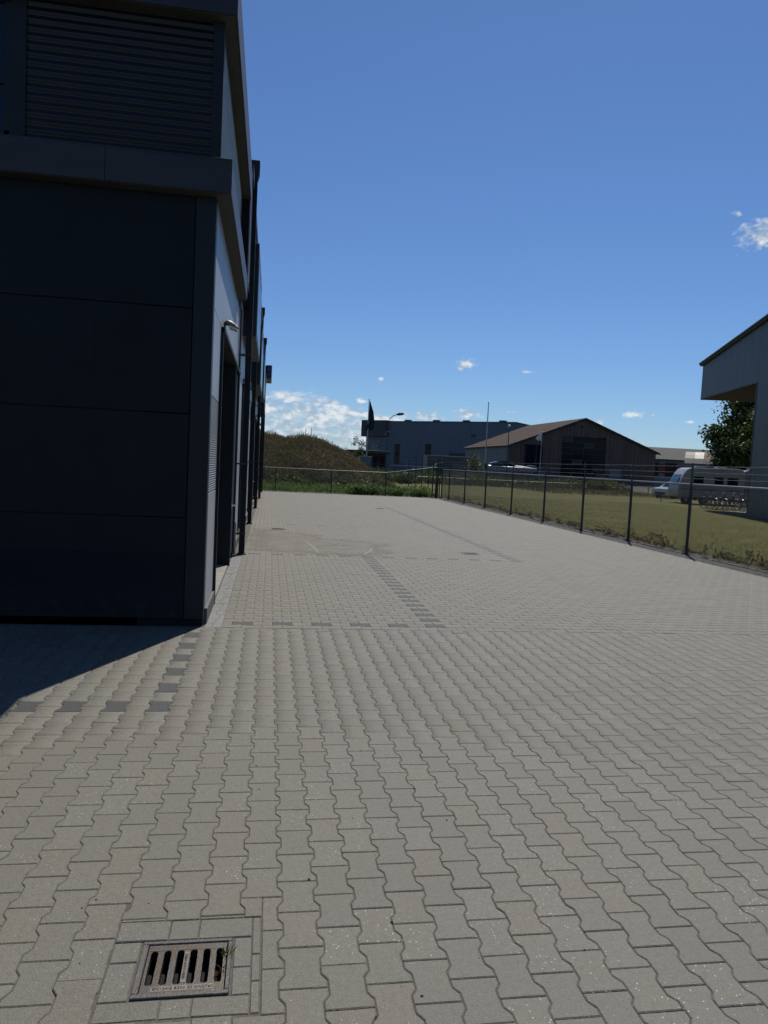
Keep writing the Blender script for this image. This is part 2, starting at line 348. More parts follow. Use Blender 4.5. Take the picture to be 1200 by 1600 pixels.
def tag(o, label=None, cat=None, group=None, kind=None):
    if label: o['label'] = label
    if cat: o['category'] = cat
    if group: o['group'] = group
    if kind: o['kind'] = kind
    return o
def thing(name, label, cat, loc=(0, 0, 0), rz=0, group=None):
    o = link(name, None); o.location = loc; o.rotation_euler = (0, 0, rz)
    return tag(o, label, cat, group)
def copy_tree(o, parent=None):
    c = o.copy(); C.objects.link(c); c.parent = parent
    for ch in list(o.children): copy_tree(ch, c)
    return c
def raw_mesh(name, verts, quads, mats, mi=None, tris=False):
    """fast mesh from numpy arrays: verts (n,3), faces (m,3 or 4)"""
    me = bpy.data.meshes.new(name); k = quads.shape[1]
    me.vertices.add(len(verts)); me.vertices.foreach_set('co', np.ascontiguousarray(verts, np.float32).ravel())
    me.loops.add(quads.size); me.loops.foreach_set('vertex_index', np.ascontiguousarray(quads, np.int32).ravel())
    me.polygons.add(len(quads)); me.polygons.foreach_set('loop_start', np.arange(0, quads.size, k, dtype=np.int32)); me.polygons.foreach_set('loop_total', np.full(len(quads), k, np.int32))
    for mm in mats: me.materials.append(MATS[mm])
    if mi is not None: me.polygons.foreach_set('material_index', mi.astype(np.int32))
    me.update(calc_edges=True); me.validate(); return me
def leaves(name, pts, size, mat_, parent=None, aspect=.55, upright=0.0, jitter=.4):
    """one small bent-quad leaf at each point"""
    n = len(pts); pts = np.asarray(pts, float)
    d = rng.normal(size=(n, 3)); d[:, 2] = d[:, 2] * (1 - upright) + upright * 2.2; d /= np.linalg.norm(d, axis=1)[:, None]
    e = np.cross(d, rng.normal(size=(n, 3))); e /= np.linalg.norm(e, axis=1)[:, None] + 1e-9
    L = (np.asarray(size) * (1 + jitter * (rng.random(n) * 2 - 1)))[:, None]; W = L * aspect
    v = np.stack([pts - d * L * .1, pts + d * L * .45 + e * W * .5, pts + d * L, pts + d * L * .45 - e * W * .5], 1).reshape(-1, 3)
    q = np.arange(4 * n).reshape(n, 4)
    return link(name, raw_mesh(name, v, q, [mat_]), parent)

# ------------------------------------------------------------------ terrain
WALL_X, FACE_Y, FENCE_X, FAR_Y = -0.59, 7.27, 9.2, 38.9
def terrain_z(x, y):
    s = np.clip((y - 70.5) / 5.0, 0, 1); return -0.07 + .50 * s * s * (3 - 2 * s)
ys = np.concatenate([[-60, -20], np.arange(-5, 130, 1.5), np.geomspace(131, 4000, 14)]); xs = np.concatenate([-np.geomspace(4000, 60, 10), np.arange(-50, 101, 10), np.geomspace(120, 4000, 12)])
gx, gy = np.meshgrid(xs, ys); gz = terrain_z(gx, gy)
vv = np.stack([gx, gy, gz], -1).reshape(-1, 3); nx_, ny_ = len(xs), len(ys)
ii = (np.arange(ny_ - 1)[:, None] * nx_ + np.arange(nx_ - 1)[None]).ravel()
tag(link('ground', raw_mesh('ground', vv, np.stack([ii, ii + 1, ii + 1 + nx_, ii + nx_], 1), ['field'])), kind='structure')
def sheet(name, pts, z, m_, thick=.05):
    return tag(MB().prism(pts, 'z', z - thick, z).build(name, m_), kind='structure')
sheet('road', [(-60, 76.5), (140, 76.5), (140, 87), (-60, 87)], .445, 'asphalt', .02)
sheet('yard', [(25.2, 42.2), (62, 42.2), (62, 70), (33, 70)], -.055, 'gravel_yard', .01)
sheet('bicycle_parking', [(23.75, 33.9), (27.5, 33.3), (29.5, 40.4), (25.8, 41.4)], -.02, 'concrete', .04)
# lawn with softly uneven surface
lx = np.arange(9.62, 34.5, .6); ly = np.arange(6, 71.3, .6); gx, gy = np.meshgrid(lx, ly)
gz = -.015 + .02 * np.sin(gx * .9 + gy * .23) * np.cos(gy * .6) + rng.normal(0, .006, gx.shape)
n_ = len(lx); ii = (np.arange(len(ly) - 1)[:, None] * n_ + np.arange(n_ - 1)[None]).ravel()
lw = tag(link('lawn', raw_mesh('lawn', np.stack([gx, gy, gz], -1).reshape(-1, 3), np.stack([ii, ii + 1, ii + 1 + n_, ii + n_], 1), ['lawn'])), kind='structure')
lw.data.polygons.foreach_set('use_smooth', [True] * len(lw.data.polygons))
sx = np.arange(9.26, 9.87, .1); sy = np.arange(6, 39.4, .15); gx, gy = np.meshgrid(sx, sy)
gz = .012 + rng.normal(0, .012, gx.shape) - .05 * np.clip((gx - 9.62) / .2, 0, 1); n_ = len(sx); ii = (np.arange(len(sy) - 1)[:, None] * n_ + np.arange(n_ - 1)[None]).ravel()
tag(link('soil_strip', raw_mesh('soil_strip', np.stack([gx, gy, gz], -1).reshape(-1, 3), np.stack([ii, ii + 1, ii + 1 + n_, ii + n_], 1), ['soil'])), kind='structure')

# ------------------------------------------------------------------ pavement of interlocking blocks
bed = MB(); gaps = [(-.345, -.078, 2.236, 2.473), (3.84, 4.10, 13.80, 14.06), (4.06, 4.32, 27.44, 27.71), (.10, .38, 17.59, 17.91)]
cy0 = -1.2
for (x0, x1, y0, y1) in sorted(gaps, key=lambda g: g[2]):          # sand bed, open over the gullies
    for q in ((-7, FENCE_X, cy0, y0), (-7, x0, y0, y1), (x1, FENCE_X, y0, y1)): bed.poly([(q[0], q[2], 0), (q[1], q[2], 0), (q[1], q[3], 0), (q[0], q[3], 0)])
    cy0 = y1
bed.poly([(-7, cy0, 0), (FENCE_X, cy0, 0), (FENCE_X, FAR_Y, 0), (-7, FAR_Y, 0)])
pav = tag(bed.build('pavement', 'joint_sand'), kind='structure')
pav.location.z = -.0046
PW = .1385
OUT = np.array([(.079, .1), (.079, .065), (.0595, .035), (.0595, -.035), (.079, -.065), (.079, -.1), (-.079, -.1), (-.079, -.065), (-.0595, -.035), (-.0595, .035), (-.079, .065), (-.079, .1)])
GAP = .0013
def shrink(pts, g):
    """inset a polygon (list of xy, any winding) by g along its vertex normals"""
    P = np.asarray(pts, float); A = 0.5 * np.sum(P[:, 0] * np.roll(P[:, 1], -1) - np.roll(P[:, 0], -1) * P[:, 1]); s = 1 if A > 0 else -1
    e = np.roll(P, -1, 0) - P; e /= np.linalg.norm(e, axis=1)[:, None] + 1e-12; nrm = s * np.stack([-e[:, 1], e[:, 0]], 1)
    a = np.roll(nrm, 1, 0); m_ = a + nrm; m_ /= np.maximum((m_ * nrm).sum(1), .35)[:, None]
    return P + g * m_
def block_mesh(name, outline, m_, c=.0038):
    o = shrink(outline, GAP); t_ = shrink(outline, GAP + c); n = len(o)
    v = [(*p, 0) for p in t_] + [(*p, -.0032) for p in o] + [(*p, -.022) for p in o]
    f = [tuple(range(n))] + [(r * n + i, r * n + (i + 1) % n, (r + 1) * n + (i + 1) % n, (r + 1) * n + i) for r in (0, 1) for i in range(n)]
    me = bpy.data.meshes.new(name); me.from_pydata(v, [], f); me.materials.append(MATS[m_])
    bm = bmesh.new(); bm.from_mesh(me); bmesh.ops.recalc_face_normals(bm, faces=bm.faces); bm.to_mesh(me); bm.free()
    return me
def clip(poly, axis, val, keep_greater):
    res = []
    for i in range(len(poly)):
        p, q = poly[i], poly[(i + 1) % len(poly)]
        ip = (p[axis] >= val) == keep_greater or p[axis] == val; iq = (q[axis] >= val) == keep_greater or q[axis] == val
        if ip: res.append(p)
        if ip != iq and abs(q[axis] - p[axis]) > 1e-9:
            k = (val - p[axis]) / (q[axis] - p[axis]); res.append((p[0] + k * (q[0] - p[0]), p[1] + k * (q[1] - p[1])))
    out_ = [p for i, p in enumerate(res) if i == 0 or math.dist(p, res[i - 1]) > 1e-5]
    if len(out_) > 2 and math.dist(out_[0], out_[-1]) < 1e-5: out_.pop()
    return out_
def area(p): return abs(sum(p[i][0] * p[(i + 1) % len(p)][1] - p[(i + 1) % len(p)][0] * p[i][1] for i in range(len(p)))) / 2
ZB = 7.235                                # where the laying direction turns
DR = (-.462, .033, 2.128, 2.603)          # the gully and its surround of cut blocks
holes = [DR, (3.80, 4.14, 13.76, 14.10), (4.02, 4.36, 27.4, 27.75), (.06, .42, 17.55, 17.95)]
full = []; cut = []
def place(cx, cy, rot, dark):
    hx, hy = (.1, .0825) if rot else (.0825, .1)
    lim = [(1, ZB, not not rot)] if True else []
    poly = None
    def P():
        return [((-b + cx), (a + cy)) if rot else (a + cx, b + cy) for a, b in OUT]
    if rot:
        if cy + hy <= ZB: return
        if cy - hy < ZB: poly = clip(poly or P(), 1, ZB, True)
        if cx + hx <= -.41: return
        if cx - hx < -.41 and cy < 38: poly = clip(poly or P(), 0, -.41, True)
    else:
        if cy - hy >= ZB: return
        if cy + hy > ZB: poly = clip(poly or P(), 1, ZB, False)
    if cx + hx > FENCE_X - .01:
        if cx - hx >= FENCE_X - .01: return
        poly = clip(poly or P(), 0, FENCE_X - .01, False)
    if cy + hy > FAR_Y: return
    for (x0, x1, y0, y1) in holes:
        if cx + hx > x0 and cx - hx < x1 and cy + hy > y0 and cy - hy < y1:
            q = poly or P()
            mid = clip(clip(q, 0, x0, True), 0, x1, False)
            pieces = [clip(q, 0, x0, False), clip(q, 0, x1, True)] + ([clip(mid, 1, y0, False), clip(mid, 1, y1, True)] if len(mid) > 2 else [])
            cut.extend((p, dark) for p in pieces if len(p) > 2 and area(p) > .0015)
            return
    if poly is not None:
        if len(poly) > 2 and area(poly) > .0008: cut.append((poly, dark))
    else: full.append((cx, cy, rot, dark))
for i in range(-46, 74):                   # near zone: long axis away from the wall face
    x = -.664 + i * PW
    for j in range(-31, 13):
        y = 4.92 + .2 * j + (.1 if i % 2 else 0)
        dk = (j == 0 and i % 2 == 0 and i <= 0) or (i == 0 and j % 2 == 0 and 0 <= j <= 10)
        place(x, y, 0, dk)
for r in range(-1, 229):                   # far zone: long axis across
    y = 7.437 + r * PW
    for j in range(-3, 49):
        x = -.219 + .2 * j + (.1 if r % 2 else 0)
        dk = r % 2 == 0 and ((r in (0,) and j % 2 == 0 and 0 <= j <= 10) or (r == 40 and j % 2 == 0 and 0 <= j <= 24) or (j == 10 and 0 <= r <= 40) or (j == 24 and 40 <= r <= 152) or (r in (84, 128) and j % 4 == 0 and 4 <= j <= 12))
        place(x, y, 1, dk)
for k in range(27):                        # paler cut blocks along the wall foot
    y0 = ZB + k * .2
    if y0 < 12.6: cut.append(([(-.575, y0), (-.505 + .02 * (k % 3), y0), (-.505 + .02 * (k % 3), y0 + .2), (-.575, y0 + .2)], 2)); cut.append(([(-.505 + .02 * (k % 3), y0), (-.41, y0), (-.41, y0 + .2), (-.505 + .02 * (k % 3), y0 + .2)], 2))
camv = np.array([0, 0, 1.6663])
def to_px(x, y):
    d = Vector((x, y, -1.6663)); z = d.dot(_f); return 600 + 1144.8 * d.dot(_r) / z, 800 - 1144.8 * d.dot(_u) / z
def in_frame(x, y):
    if y < 1.6: return False
    px, py = to_px(x, y); return -25 < px < 1225 and py < 1640
near = sorted([b for b in full if not b[3] and in_frame(b[0], b[1])], key=lambda b: math.hypot(b[0], b[1]))[:300 - 30]
nearset = set(near)
me_p = block_mesh('paver', OUT, 'paver'); me_d = block_mesh('dark_paver', OUT, 'paver_dark')
def single(b, me, nm):
    o = link(nm, me, pav); o.location = (b[0], b[1], .0046 + rng.normal(0, .0004)); o.rotation_euler = (rng.normal(0, .0022), rng.normal(0, .0022), (math.pi / 2 if b[2] else 0) + (math.pi if rng.random() < .5 else 0) + rng.normal(0, .004))
for b in near: single(b, me_p, 'paver')
darks = sorted([b for b in full if b[3] and -.7 < b[0] and (b[1] < 24 or b[1] > 39) or (b[3] and b[1] < 5 and b[0] > -2.4)], key=lambda b: b[1])
for b in darks: single(b, me_d, 'dark_paver')
darkset = set(darks)
rest = [b for b in full if b not in nearset and b not in darkset]
def bulk(blocks, name, simple, m_):
    B = np.array([(b[0], b[1], b[2]) for b in blocks], float); n = len(B)
    base = shrink(OUT, GAP); top = shrink(OUT, GAP + .0038); k = 12
    rings = [(top, 0.0), (base, -.0032)] + ([] if simple else [(base, -.02)])
    V = np.concatenate([np.concatenate([q, np.full((k, 1), z)], 1) for q, z in rings])          # (R*k,3)
    R_ = len(V); rot = B[:, 2] > .5
    X = np.where(rot[:, None], -V[None, :, 1], V[None, :, 0]); Y = np.where(rot[:, None], V[None, :, 0], V[None, :, 1])
    tl = rng.normal(0, .0022, (n, 2))
    Z = V[None, :, 2] + rng.normal(0, .0004, (n, 1)) + X * tl[:, :1] + Y * tl[:, 1:]
    v = np.stack([X + B[:, :1] + rng.normal(0, .0006, (n, 1)), Y + B[:, 1:2] + rng.normal(0, .0006, (n, 1)), Z], -1).reshape(-1, 3)
    # the concave top as five quads, then the chamfer and the flank
    t = [(0, 1, 10, 11), (1, 2, 9, 10), (2, 3, 8, 9), (3, 4, 7, 8), (4, 5, 6, 7)]
    for r in range(len(rings) - 1): t += [(r * k + i, (r + 1) * k + i, (r + 1) * k + (i + 1) % k, r * k + (i + 1) % k) for i in range(k)]
    t = np.array(t); t[:, :] = t[:, ::-1]
    q = (t[None] + (np.arange(n) * R_)[:, None, None]).reshape(-1, 4)
    o = link(name, raw_mesh(name, v, q, [m_]), pav); o.location.z = .0046
    return tag(o, kind='stuff')
bulk([b for b in rest if not b[3]], 'pavers', False, 'paver')
if [b for b in rest if b[3]]: bulk([b for b in rest if b[3]], 'dark_pavers', True, 'paver_dark')
mb = MB()
for poly, dk in cut:
    o_ = shrink(poly, GAP); t_ = shrink(poly, GAP + .003); n = len(o_); b0 = len(mb.v); dz = rng.normal(0, .001)
    mb.v += [(*p, dz) for p in t_] + [(*p, dz - .003) for p in o_] + [(*p, -.02) for p in o_]
    fs = [tuple(range(n))] + [(r * n + i, r * n + (i + 1) % n, (r + 1) * n + (i + 1) % n, (r + 1) * n + i) for r in (0, 1) for i in range(n)]
    mb.f += [tuple(b0 + i for i in f) for f in fs]; mb.m += [int(dk)] * len(fs)
o = tag(mb.build('cut_pavers', ['paver', 'paver_dark', 'paver_pale'], pav), kind='stuff'); o.location.z = .0046
# rectangular blocks round the gully
GX0, GX1, GY0, GY1 = -.363, -.066, 2.218, 2.487
rects = [(-.46, -.285, 2.493, 2.60), (-.285, -.185, 2.493, 2.60), (-.185, .0, 2.493, 2.60), (-.06, .0, 2.34, 2.493), (-.06, .0, 2.213, 2.34), (-.46, -.37, 2.39, 2.493), (-.46, -.37, 2.213, 2.39),
         (-.46, -.27, 2.13, 2.213), (-.27, -.175, 2.13, 2.213), (-.175, .0, 2.13, 2.213), (.0, .03, 2.40, 2.60), (.0, .03, 2.27, 2.40), (.0, .03, 2.13, 2.27)]
for (x0, x1, y0, y1) in rects:
    cx, cy = (x0 + x1) / 2, (y0 + y1) / 2
    o = link('cut_paver', block_mesh('cut_paver', [(x0 - cx, y0 - cy), (x1 - cx, y0 - cy), (x1 - cx, y1 - cy), (x0 - cx, y1 - cy)], 'paver_rect', .003), pav)
    o.location = (cx, cy, .0046 + rng.normal(0, .0012)); o.rotation_euler = (rng.normal(0, .006), rng.normal(0, .006), rng.normal(0, .006))
# sand blown over the blocks in front of the second unit, with tyre scuffs
def blob(name, ctr, rx, ry, z, m_, n=70, amp=.22, seed=1):
    rr = np.random.default_rng(seed); ph = rr.random(6) * 6.28; pts = []
    for i in range(n):
        t_ = 2 * math.pi * i / n; k = 1 + amp * sum(math.sin((q + 2) * t_ + ph[q]) / (q + 1.5) for q in range(6)) + rr.normal(0, .012)
        pts.append((ctr[0] + rx * k * math.copysign(abs(math.cos(t_)) ** .7, math.cos(t_)), ctr[1] + ry * k * math.copysign(abs(math.sin(t_)) ** .7, math.sin(t_)), z))
    return pts
pts = [(-.40, 13.4, 0), (.2, 13.2, 0), (.9, 13.05, 0), (1.6, 12.95, 0), (2.15, 13.2, 0), (2.5, 13.6, 0), (2.35, 14.2, 0), (2.55, 15.1, 0), (2.1, 15.7, 0), (1.35, 15.9, 0), (1.15, 16.7, 0), (.6, 17.1, 0), (.3, 17.6, 0), (-.4, 17.8, 0)]
fine = []
for i in range(len(pts)):
    p, q = Vector(pts[i]), Vector(pts[(i + 1) % len(pts)]); kk = max(2, int((q - p).length / .08))
    for s_ in range(kk): fine.append(tuple(p.lerp(q, s_ / kk) + Vector((rng.normal(0, .03), rng.normal(0, .04), 0))))
def inside_dist(px_, py_, poly):
    """signed distance to a polygon, positive inside"""
    P0 = np.array(poly); P1 = np.roll(P0, -1, 0); q = np.array([px_, py_]); e = P1 - P0; w_ = q - P0
    tt = np.clip((w_ * e).sum(1) / ((e * e).sum(1) + 1e-12), 0, 1); dmin_ = np.sqrt((((w_ - e * tt[:, None])) ** 2).sum(1)).min()
    c_ = False
    for (xa, ya), (xb, yb) in zip(P0, P1):
        if (ya > py_) != (yb > py_) and px_ < (xb - xa) * (py_ - ya) / (yb - ya) + xa: c_ = not c_
    return dmin_ if c_ else -dmin_
poly2 = [(x, y) for x, y, z in pts]
gx = np.arange(-.40, 3.21, .12); gy = np.arange(12.6, 18.6, .12); fd = np.array([[inside_dist(x, y, poly2) for x in gx] for y in gy])
GXs, GYs = np.meshgrid(gx, gy); n_ = len(gx); ii = (np.arange(len(gy) - 1)[:, None] * n_ + np.arange(n_ - 1)[None]).ravel()
me = raw_mesh('sand_film', np.stack([GXs, GYs, np.full(GXs.shape, .0035)], -1).reshape(-1, 3), np.stack([ii, ii + 1, ii + 1 + n_, ii + n_], 1), ['sand_film'])
at_ = me.attributes.new('cover', 'FLOAT', 'POINT'); at_.data.foreach_set('value', np.clip(fd.ravel() / .55 + .1, -1, 1).astype(np.float32))
t = NT(MATS['sand_film'].node_tree); pb = t.n['Principled BSDF']; tn = t.add('ShaderNodeBsdfTransparent'); mx = t.add('ShaderNodeMixShader'); an = t.add('ShaderNodeAttribute', attribute_name='cover')
Pp = t.add('ShaderNodeNewGeometry').outputs['Position']
cov = t.math('ADD', an.outputs['Fac'], t.math('ADD', t.math('MULTIPLY', t.math('SUBTRACT', t.noise(Pp, 2.3, 5, .7), .5), 2.4), t.math('MULTIPLY', t.math('SUBTRACT', t.noise(Pp, 40, 3, .7), .5), .9)))
t.put(mx.inputs[0], t.ramp(cov, -.1, 1.2, 0, .78)); t.l.new(tn.outputs[0], mx.inputs[1]); t.l.new(pb.outputs[0], mx.inputs[2]); t.l.new(mx.outputs[0], t.n['Material Output'].inputs[0])
sf = link('sand_film', me); tag(sf, 'thin film of pale sand swept over the blocks by the second unit', 'sand', kind='stuff')
def scuff_strip(pts, wdt):
    m_ = MB(); a = [Vector((x, y, .0062)) for x, y in pts]
    for i in range(len(a) - 1):
        d = (a[i + 1] - a[i]).normalized(); n = Vector((-d.y, d.x, 0)) * wdt / 2; k0, k1 = .4 + .6 * math.sin(math.pi * (i + .3) / len(a)), .4 + .6 * math.sin(math.pi * (i + 1.3) / len(a))
        m_.poly([a[i] - n * k0, a[i + 1] - n * k1, a[i + 1] + n * k1, a[i] + n * k0])
    return m_
def G(px, py):
    d = _f + _r * ((px - 600) / 1144.8) + _u * ((800 - py) / 1144.8); k = -1.6663 / d.z; return d.x * k, d.y * k
for nm, q in (('straight', [(.70, 15.6), (.84, 14.7), (.90, 14.0), (.93, 13.3)]), ('short', [(1.03, 15.5), (1.25, 15.0), (1.55, 14.65)]), ('curved', [(1.15, 13.7), (1.35, 13.35), (1.6, 13.1)]), ('faint', [(2.05, 14.3), (1.95, 13.8), (1.75, 13.2)])):
    tag(scuff_strip(q, .075).build('scuff_mark', 'scuff'), '%s pale scuff mark on the sandy paving' % nm, 'mark', 'scuff marks on the sand')
# kerb stones along the fence
kerb = tag(MB().box(FENCE_X - .005, FENCE_X + .055, 5, 38.95, -.2, -.022).build('kerb', 'concrete_dark'), kind='structure')
me_k = MB().box(0, .06, .004, .996, -.15, .012).mesh('kerbstone', 'concrete_dark', .006)
for k in range(34): o = link('kerbstone', me_k, kerb); o.location = (FENCE_X, 5 + k, rng.normal(0, .004)); o.rotation_euler = (0, rng.normal(0, .02), rng.normal(0, .004))

# ------------------------------------------------------------------ gullies
def slot_plate(x0, x1, y0, y1, n, z0, z1, slot, ylo, yhi):
    """iron plate with n long round-ended slots, as solid bars and end strips"""
    m_ = MB(); pitch = (x1 - x0) / n
    m_.box(x0, x1, y0, ylo, z0, z1); m_.box(x0, x1, yhi, y1, z0, z1)
    xs_ = [x0 + pitch * (i + .5) for i in range(n)]
    e = [x0] + [v for c_ in xs_ for v in (c_ - slot / 2, c_ + slot / 2)] + [x1]
    for i in range(0, len(e), 2): m_.box(e[i], e[i + 1], ylo + .0002, yhi - .0002, z0, z1 - .0006)
    for c_ in xs_:                                            # rounded slot ends
        for yy, s_ in ((ylo, 1), (yhi, -1)):
            for sg in (-1, 1):
                pts_ = [(c_ + sg * slot / 2, yy)] + [(c_ + sg * slot / 2 * math.sin(a_), yy + s_ * slot / 2 * (1 - math.cos(a_))) for a_ in (0, .4, .8, 1.2, 1.57)]
                m_.prism(pts_, 'z', z0, z1 - .0012)
    return m_
gd = thing('drain_grate', 'square cast iron gully grate with six slots set in the paving nearby', 'drain', (GX0, GY0, 0))
W_, H_ = GX1 - GX0, GY1 - GY0
fr = MB()
for (x0, x1, y0, y1) in ((0, W_, 0, .02), (0, W_, H_ - .016, H_), (0, .02, .02, H_ - .016), (W_ - .014, W_, .02, H_ - .016)): fr.box(x0, x1, y0, y1, -.056, .003)
fr.build('frame', 'cast_iron', gd, .002)
slot_plate(.023, W_ - .017, .023, H_ - .019, 6, -.03, -.001, .0235, .058, H_ - .047).build('grate', 'cast_iron_worn', gd)
pit = MB(); pit.box(.02, W_ - .014, .02, H_ - .016, -.062, -.058)
for a_ in ((.018, .02, .02, H_ - .016), (W_ - .014, W_ - .012, .02, H_ - .016), (.02, W_ - .014, .018, .02), (.02, W_ - .014, H_ - .016, H_ - .014)): pit.box(a_[0], a_[1], a_[2], a_[3], -.062, -.03)
pit.build('pit', 'black_void', gd)  # shallow pit, its near-black colour stands in for the darkness of depth
def text_part(name, body, size, loc, rz, mat_, parent, depth=.0006, fit=None):
    cu = bpy.data.curves.new(name, 'FONT'); cu.body = body; cu.size = size; cu.extrude = depth; cu.align_x = 'CENTER'; cu.align_y = 'CENTER'; cu.resolution_u = 2
    tmp = bpy.data.objects.new('tmp', cu); C.objects.link(tmp); dg = bpy.context.evaluated_depsgraph_get()
    me = bpy.data.meshes.new_from_object(tmp.evaluated_get(dg)); C.objects.unlink(tmp); bpy.data.objects.remove(tmp); bpy.data.curves.remove(cu)
    me.name = name; me.materials.clear(); me.materials.append(MATS[mat_])
    if fit:
        co = np.empty(len(me.vertices) * 3); me.vertices.foreach_get('co', co); co = co.reshape(-1, 3); wd = np.ptp(co[:, 0]); co[:, 0] *= fit / wd; me.vertices.foreach_set('co', co.ravel())
    o = link(name, me, parent); o.location = loc; o.rotation_euler = (0, 0, rz) if not isinstance(rz, tuple) else rz
    return o
mat('cast_letter', (.03, .028, .026), (.05, .04, .035), 30, .6, metal=.3); mat('cast_raised', (.16, .15, .13), (.11, .095, .08), 30, .5, metal=.4)
text_part('lettering', 'EN124-2 B300 20 KN2760', .016, (W_ / 2 + .005, .040, .0002), 0, 'cast_letter', gd, fit=.185)
text_part('lettering', 'HERN LOGELWIELE', .013, (W_ / 2 + .0015, H_ / 2 + .005, .0002), math.pi / 2, 'cast_letter', gd, fit=.125)
MB().box(W_ / 2 - .0065, W_ / 2 + .0095, .066, H_ - .058, -.002, -.0004).build('name_bar', 'cast_raised', gd); MB().box(.055, W_ - .05, .028, .052, -.002, -.0004).build('name_bar', 'cast_raised', gd)
def tuft(name, c, n, h, m_, spread, parent=None):
    pts_ = np.array([(c[0] + rng.normal(0, spread), c[1] + rng.normal(0, spread), c[2]) for _ in range(n)])
    return leaves(name, pts_, np.full(n, h), m_, parent, aspect=.12, upright=.6)
o = tuft('grass_tuft', (GX1 - .012, GY0 + .195, -.012), 34, .034, 'weed_green', .006); tag(o, 'small grass tuft growing out of the nearby gully edge', 'grass')
o = tuft('leaf_litter', (GX1 - .02, GY0 + .11, -.012), 40, .022, 'weed_brown', .012); tag(o, 'dark leaf litter caught in the right slot of the nearby gully', 'leaf litter', kind='stuff')
for (x0, x1, y0, y1), lb in zip(holes[1:], ('iron gully grate beside the long dark paver line', 'small far iron gully grate near the end of the dark line', 'square iron cover in the sandy paving by the wall')):
    g = thing('drain_grate', lb, 'drain', (x0 + .02, y0 + .02, 0)); w2, h2 = x1 - x0 - .04, y1 - y0 - .04
    f2 = MB()
    for a_ in ((0, w2, 0, .025), (0, w2, h2 - .025, h2), (0, .025, .025, h2 - .025), (w2 - .025, w2, .025, h2 - .025)): f2.box(*a_, -.05, .004)
    f2.build('frame', 'cast_iron', g)
    slot_plate(.027, w2 - .027, .027, h2 - .027, 6, -.02, .001, .026, .06, h2 - .06).build('grate', 'cast_iron', g)
    MB().box(.02, w2 - .02, .02, h2 - .02, -.064, -.060).build('pit', 'black_void', g)  # shallow floor, darkness of a deep pit put into its colour
    s2 = MB()
    for a_ in ((-.02, w2 + .02, -.019, -.002), (-.02, w2 + .02, h2 + .002, h2 + .019), (-.019, -.002, 0, h2), (w2 + .002, w2 + .019, 0, h2)): s2.box(*a_, -.02, .001)
    s2.build('surround', 'paver_rect', g)

# ------------------------------------------------------------------ the row of business units on the left
BX0, BY1 = -9.0, 37.6
bld = thing('business_building', 'dark anthracite panelled business building with row of units along the paving', 'building', (WALL_X, FACE_Y, 0))
BO = Vector((WALL_X, FACE_Y, 0))
def part(mb_, name, m_, parent=bld, bevel=0.0, smooth=False, origin=BO):
    mb_.v = [(p[0] - origin.x, p[1] - origin.y, p[2] - origin.z) for p in mb_.v]
    return mb_.build(name, m_, parent, bevel, smooth)
# solid body behind the skins
core = MB(); core.box(BX0, -1.22, 7.30, BY1, -.1, 5.9); core.box(BX0, -.64, 7.30, BY1, 3.12, 5.9)
part(core, 'body', 'anthracite')
# front face: four courses of flat panels, a corner profile, a plinth
zs = [.075, 1.06, 2.062, 3.062, 4.10]
for bay, (x0, x1) in enumerate(((-4.58, -.785), (-8.4, -4.592))):
    for k in range(4):
        m_ = MB(); z0, z1 = zs[k] + .004, zs[k + 1] - .004
        if k == 0 and bay == 0:                     # lowest course is finely ribbed
            m_.box(x0, x1, 7.285, 7.302, z0, z1); n = 46; hh = (z1 - z0) * .62 / n
            for q in range(n): m_.prism([(7.285, z0 + .03 + q * hh), (7.2832, z0 + .03 + (q + .35) * hh), (7.2832, z0 + .03 + (q + .65) * hh), (7.285, z0 + .03 + (q + 1) * hh)], 'x', x0 + .004, x1 - .004)
            part(m_, 'facade_panel', 'anthracite')
        else:
            m_.box(x0, x1, 7.28, 7.302, z0, z1); part(m_, 'facade_panel', 'anthracite', bevel=.003)
m_ = MB(); m_.prism([(-.776, 7.262), (-.604, 7.262), (-.592, 7.27), (-.592, 7.40), (-.62, 7.40), (-.62, 7.30), (-.776, 7.30)], 'z', .075, 4.098)
part(m_, 'corner_profile', 'anthracite_trim', bevel=.002)
m_ = MB(); m_.box(-8.4, -.60, 7.30, 7.34, -.05, .073); part(m_, 'plinth', 'black_void')
# cornice between the storeys, with its soffit
m_ = MB()
for (a, b_) in ((-1.5725, -.455), (-4.6, -1.5755), (-8.6, -4.604)): m_.box(a, b_, 7.12, 7.135, 4.105, 4.398)
m_.box(-.465, -.45, 7.136, 11.75, 4.105, 4.398); m_.box(-8.6, -.451, 7.121, 11.74, 4.398, 4.415); m_.box(-.64, -.451, 11.735, 11.75, 4.105, 4.398)
cn = part(m_, 'cornice', 'fascia_grey', bevel=.002)
m_ = MB(); m_.box(-8.6, -.466, 7.136, 7.30, 4.100, 4.112); m_.box(-.64, -.466, 7.30, 11.735, 4.100, 4.112); part(m_, 'soffit', 'soffit')
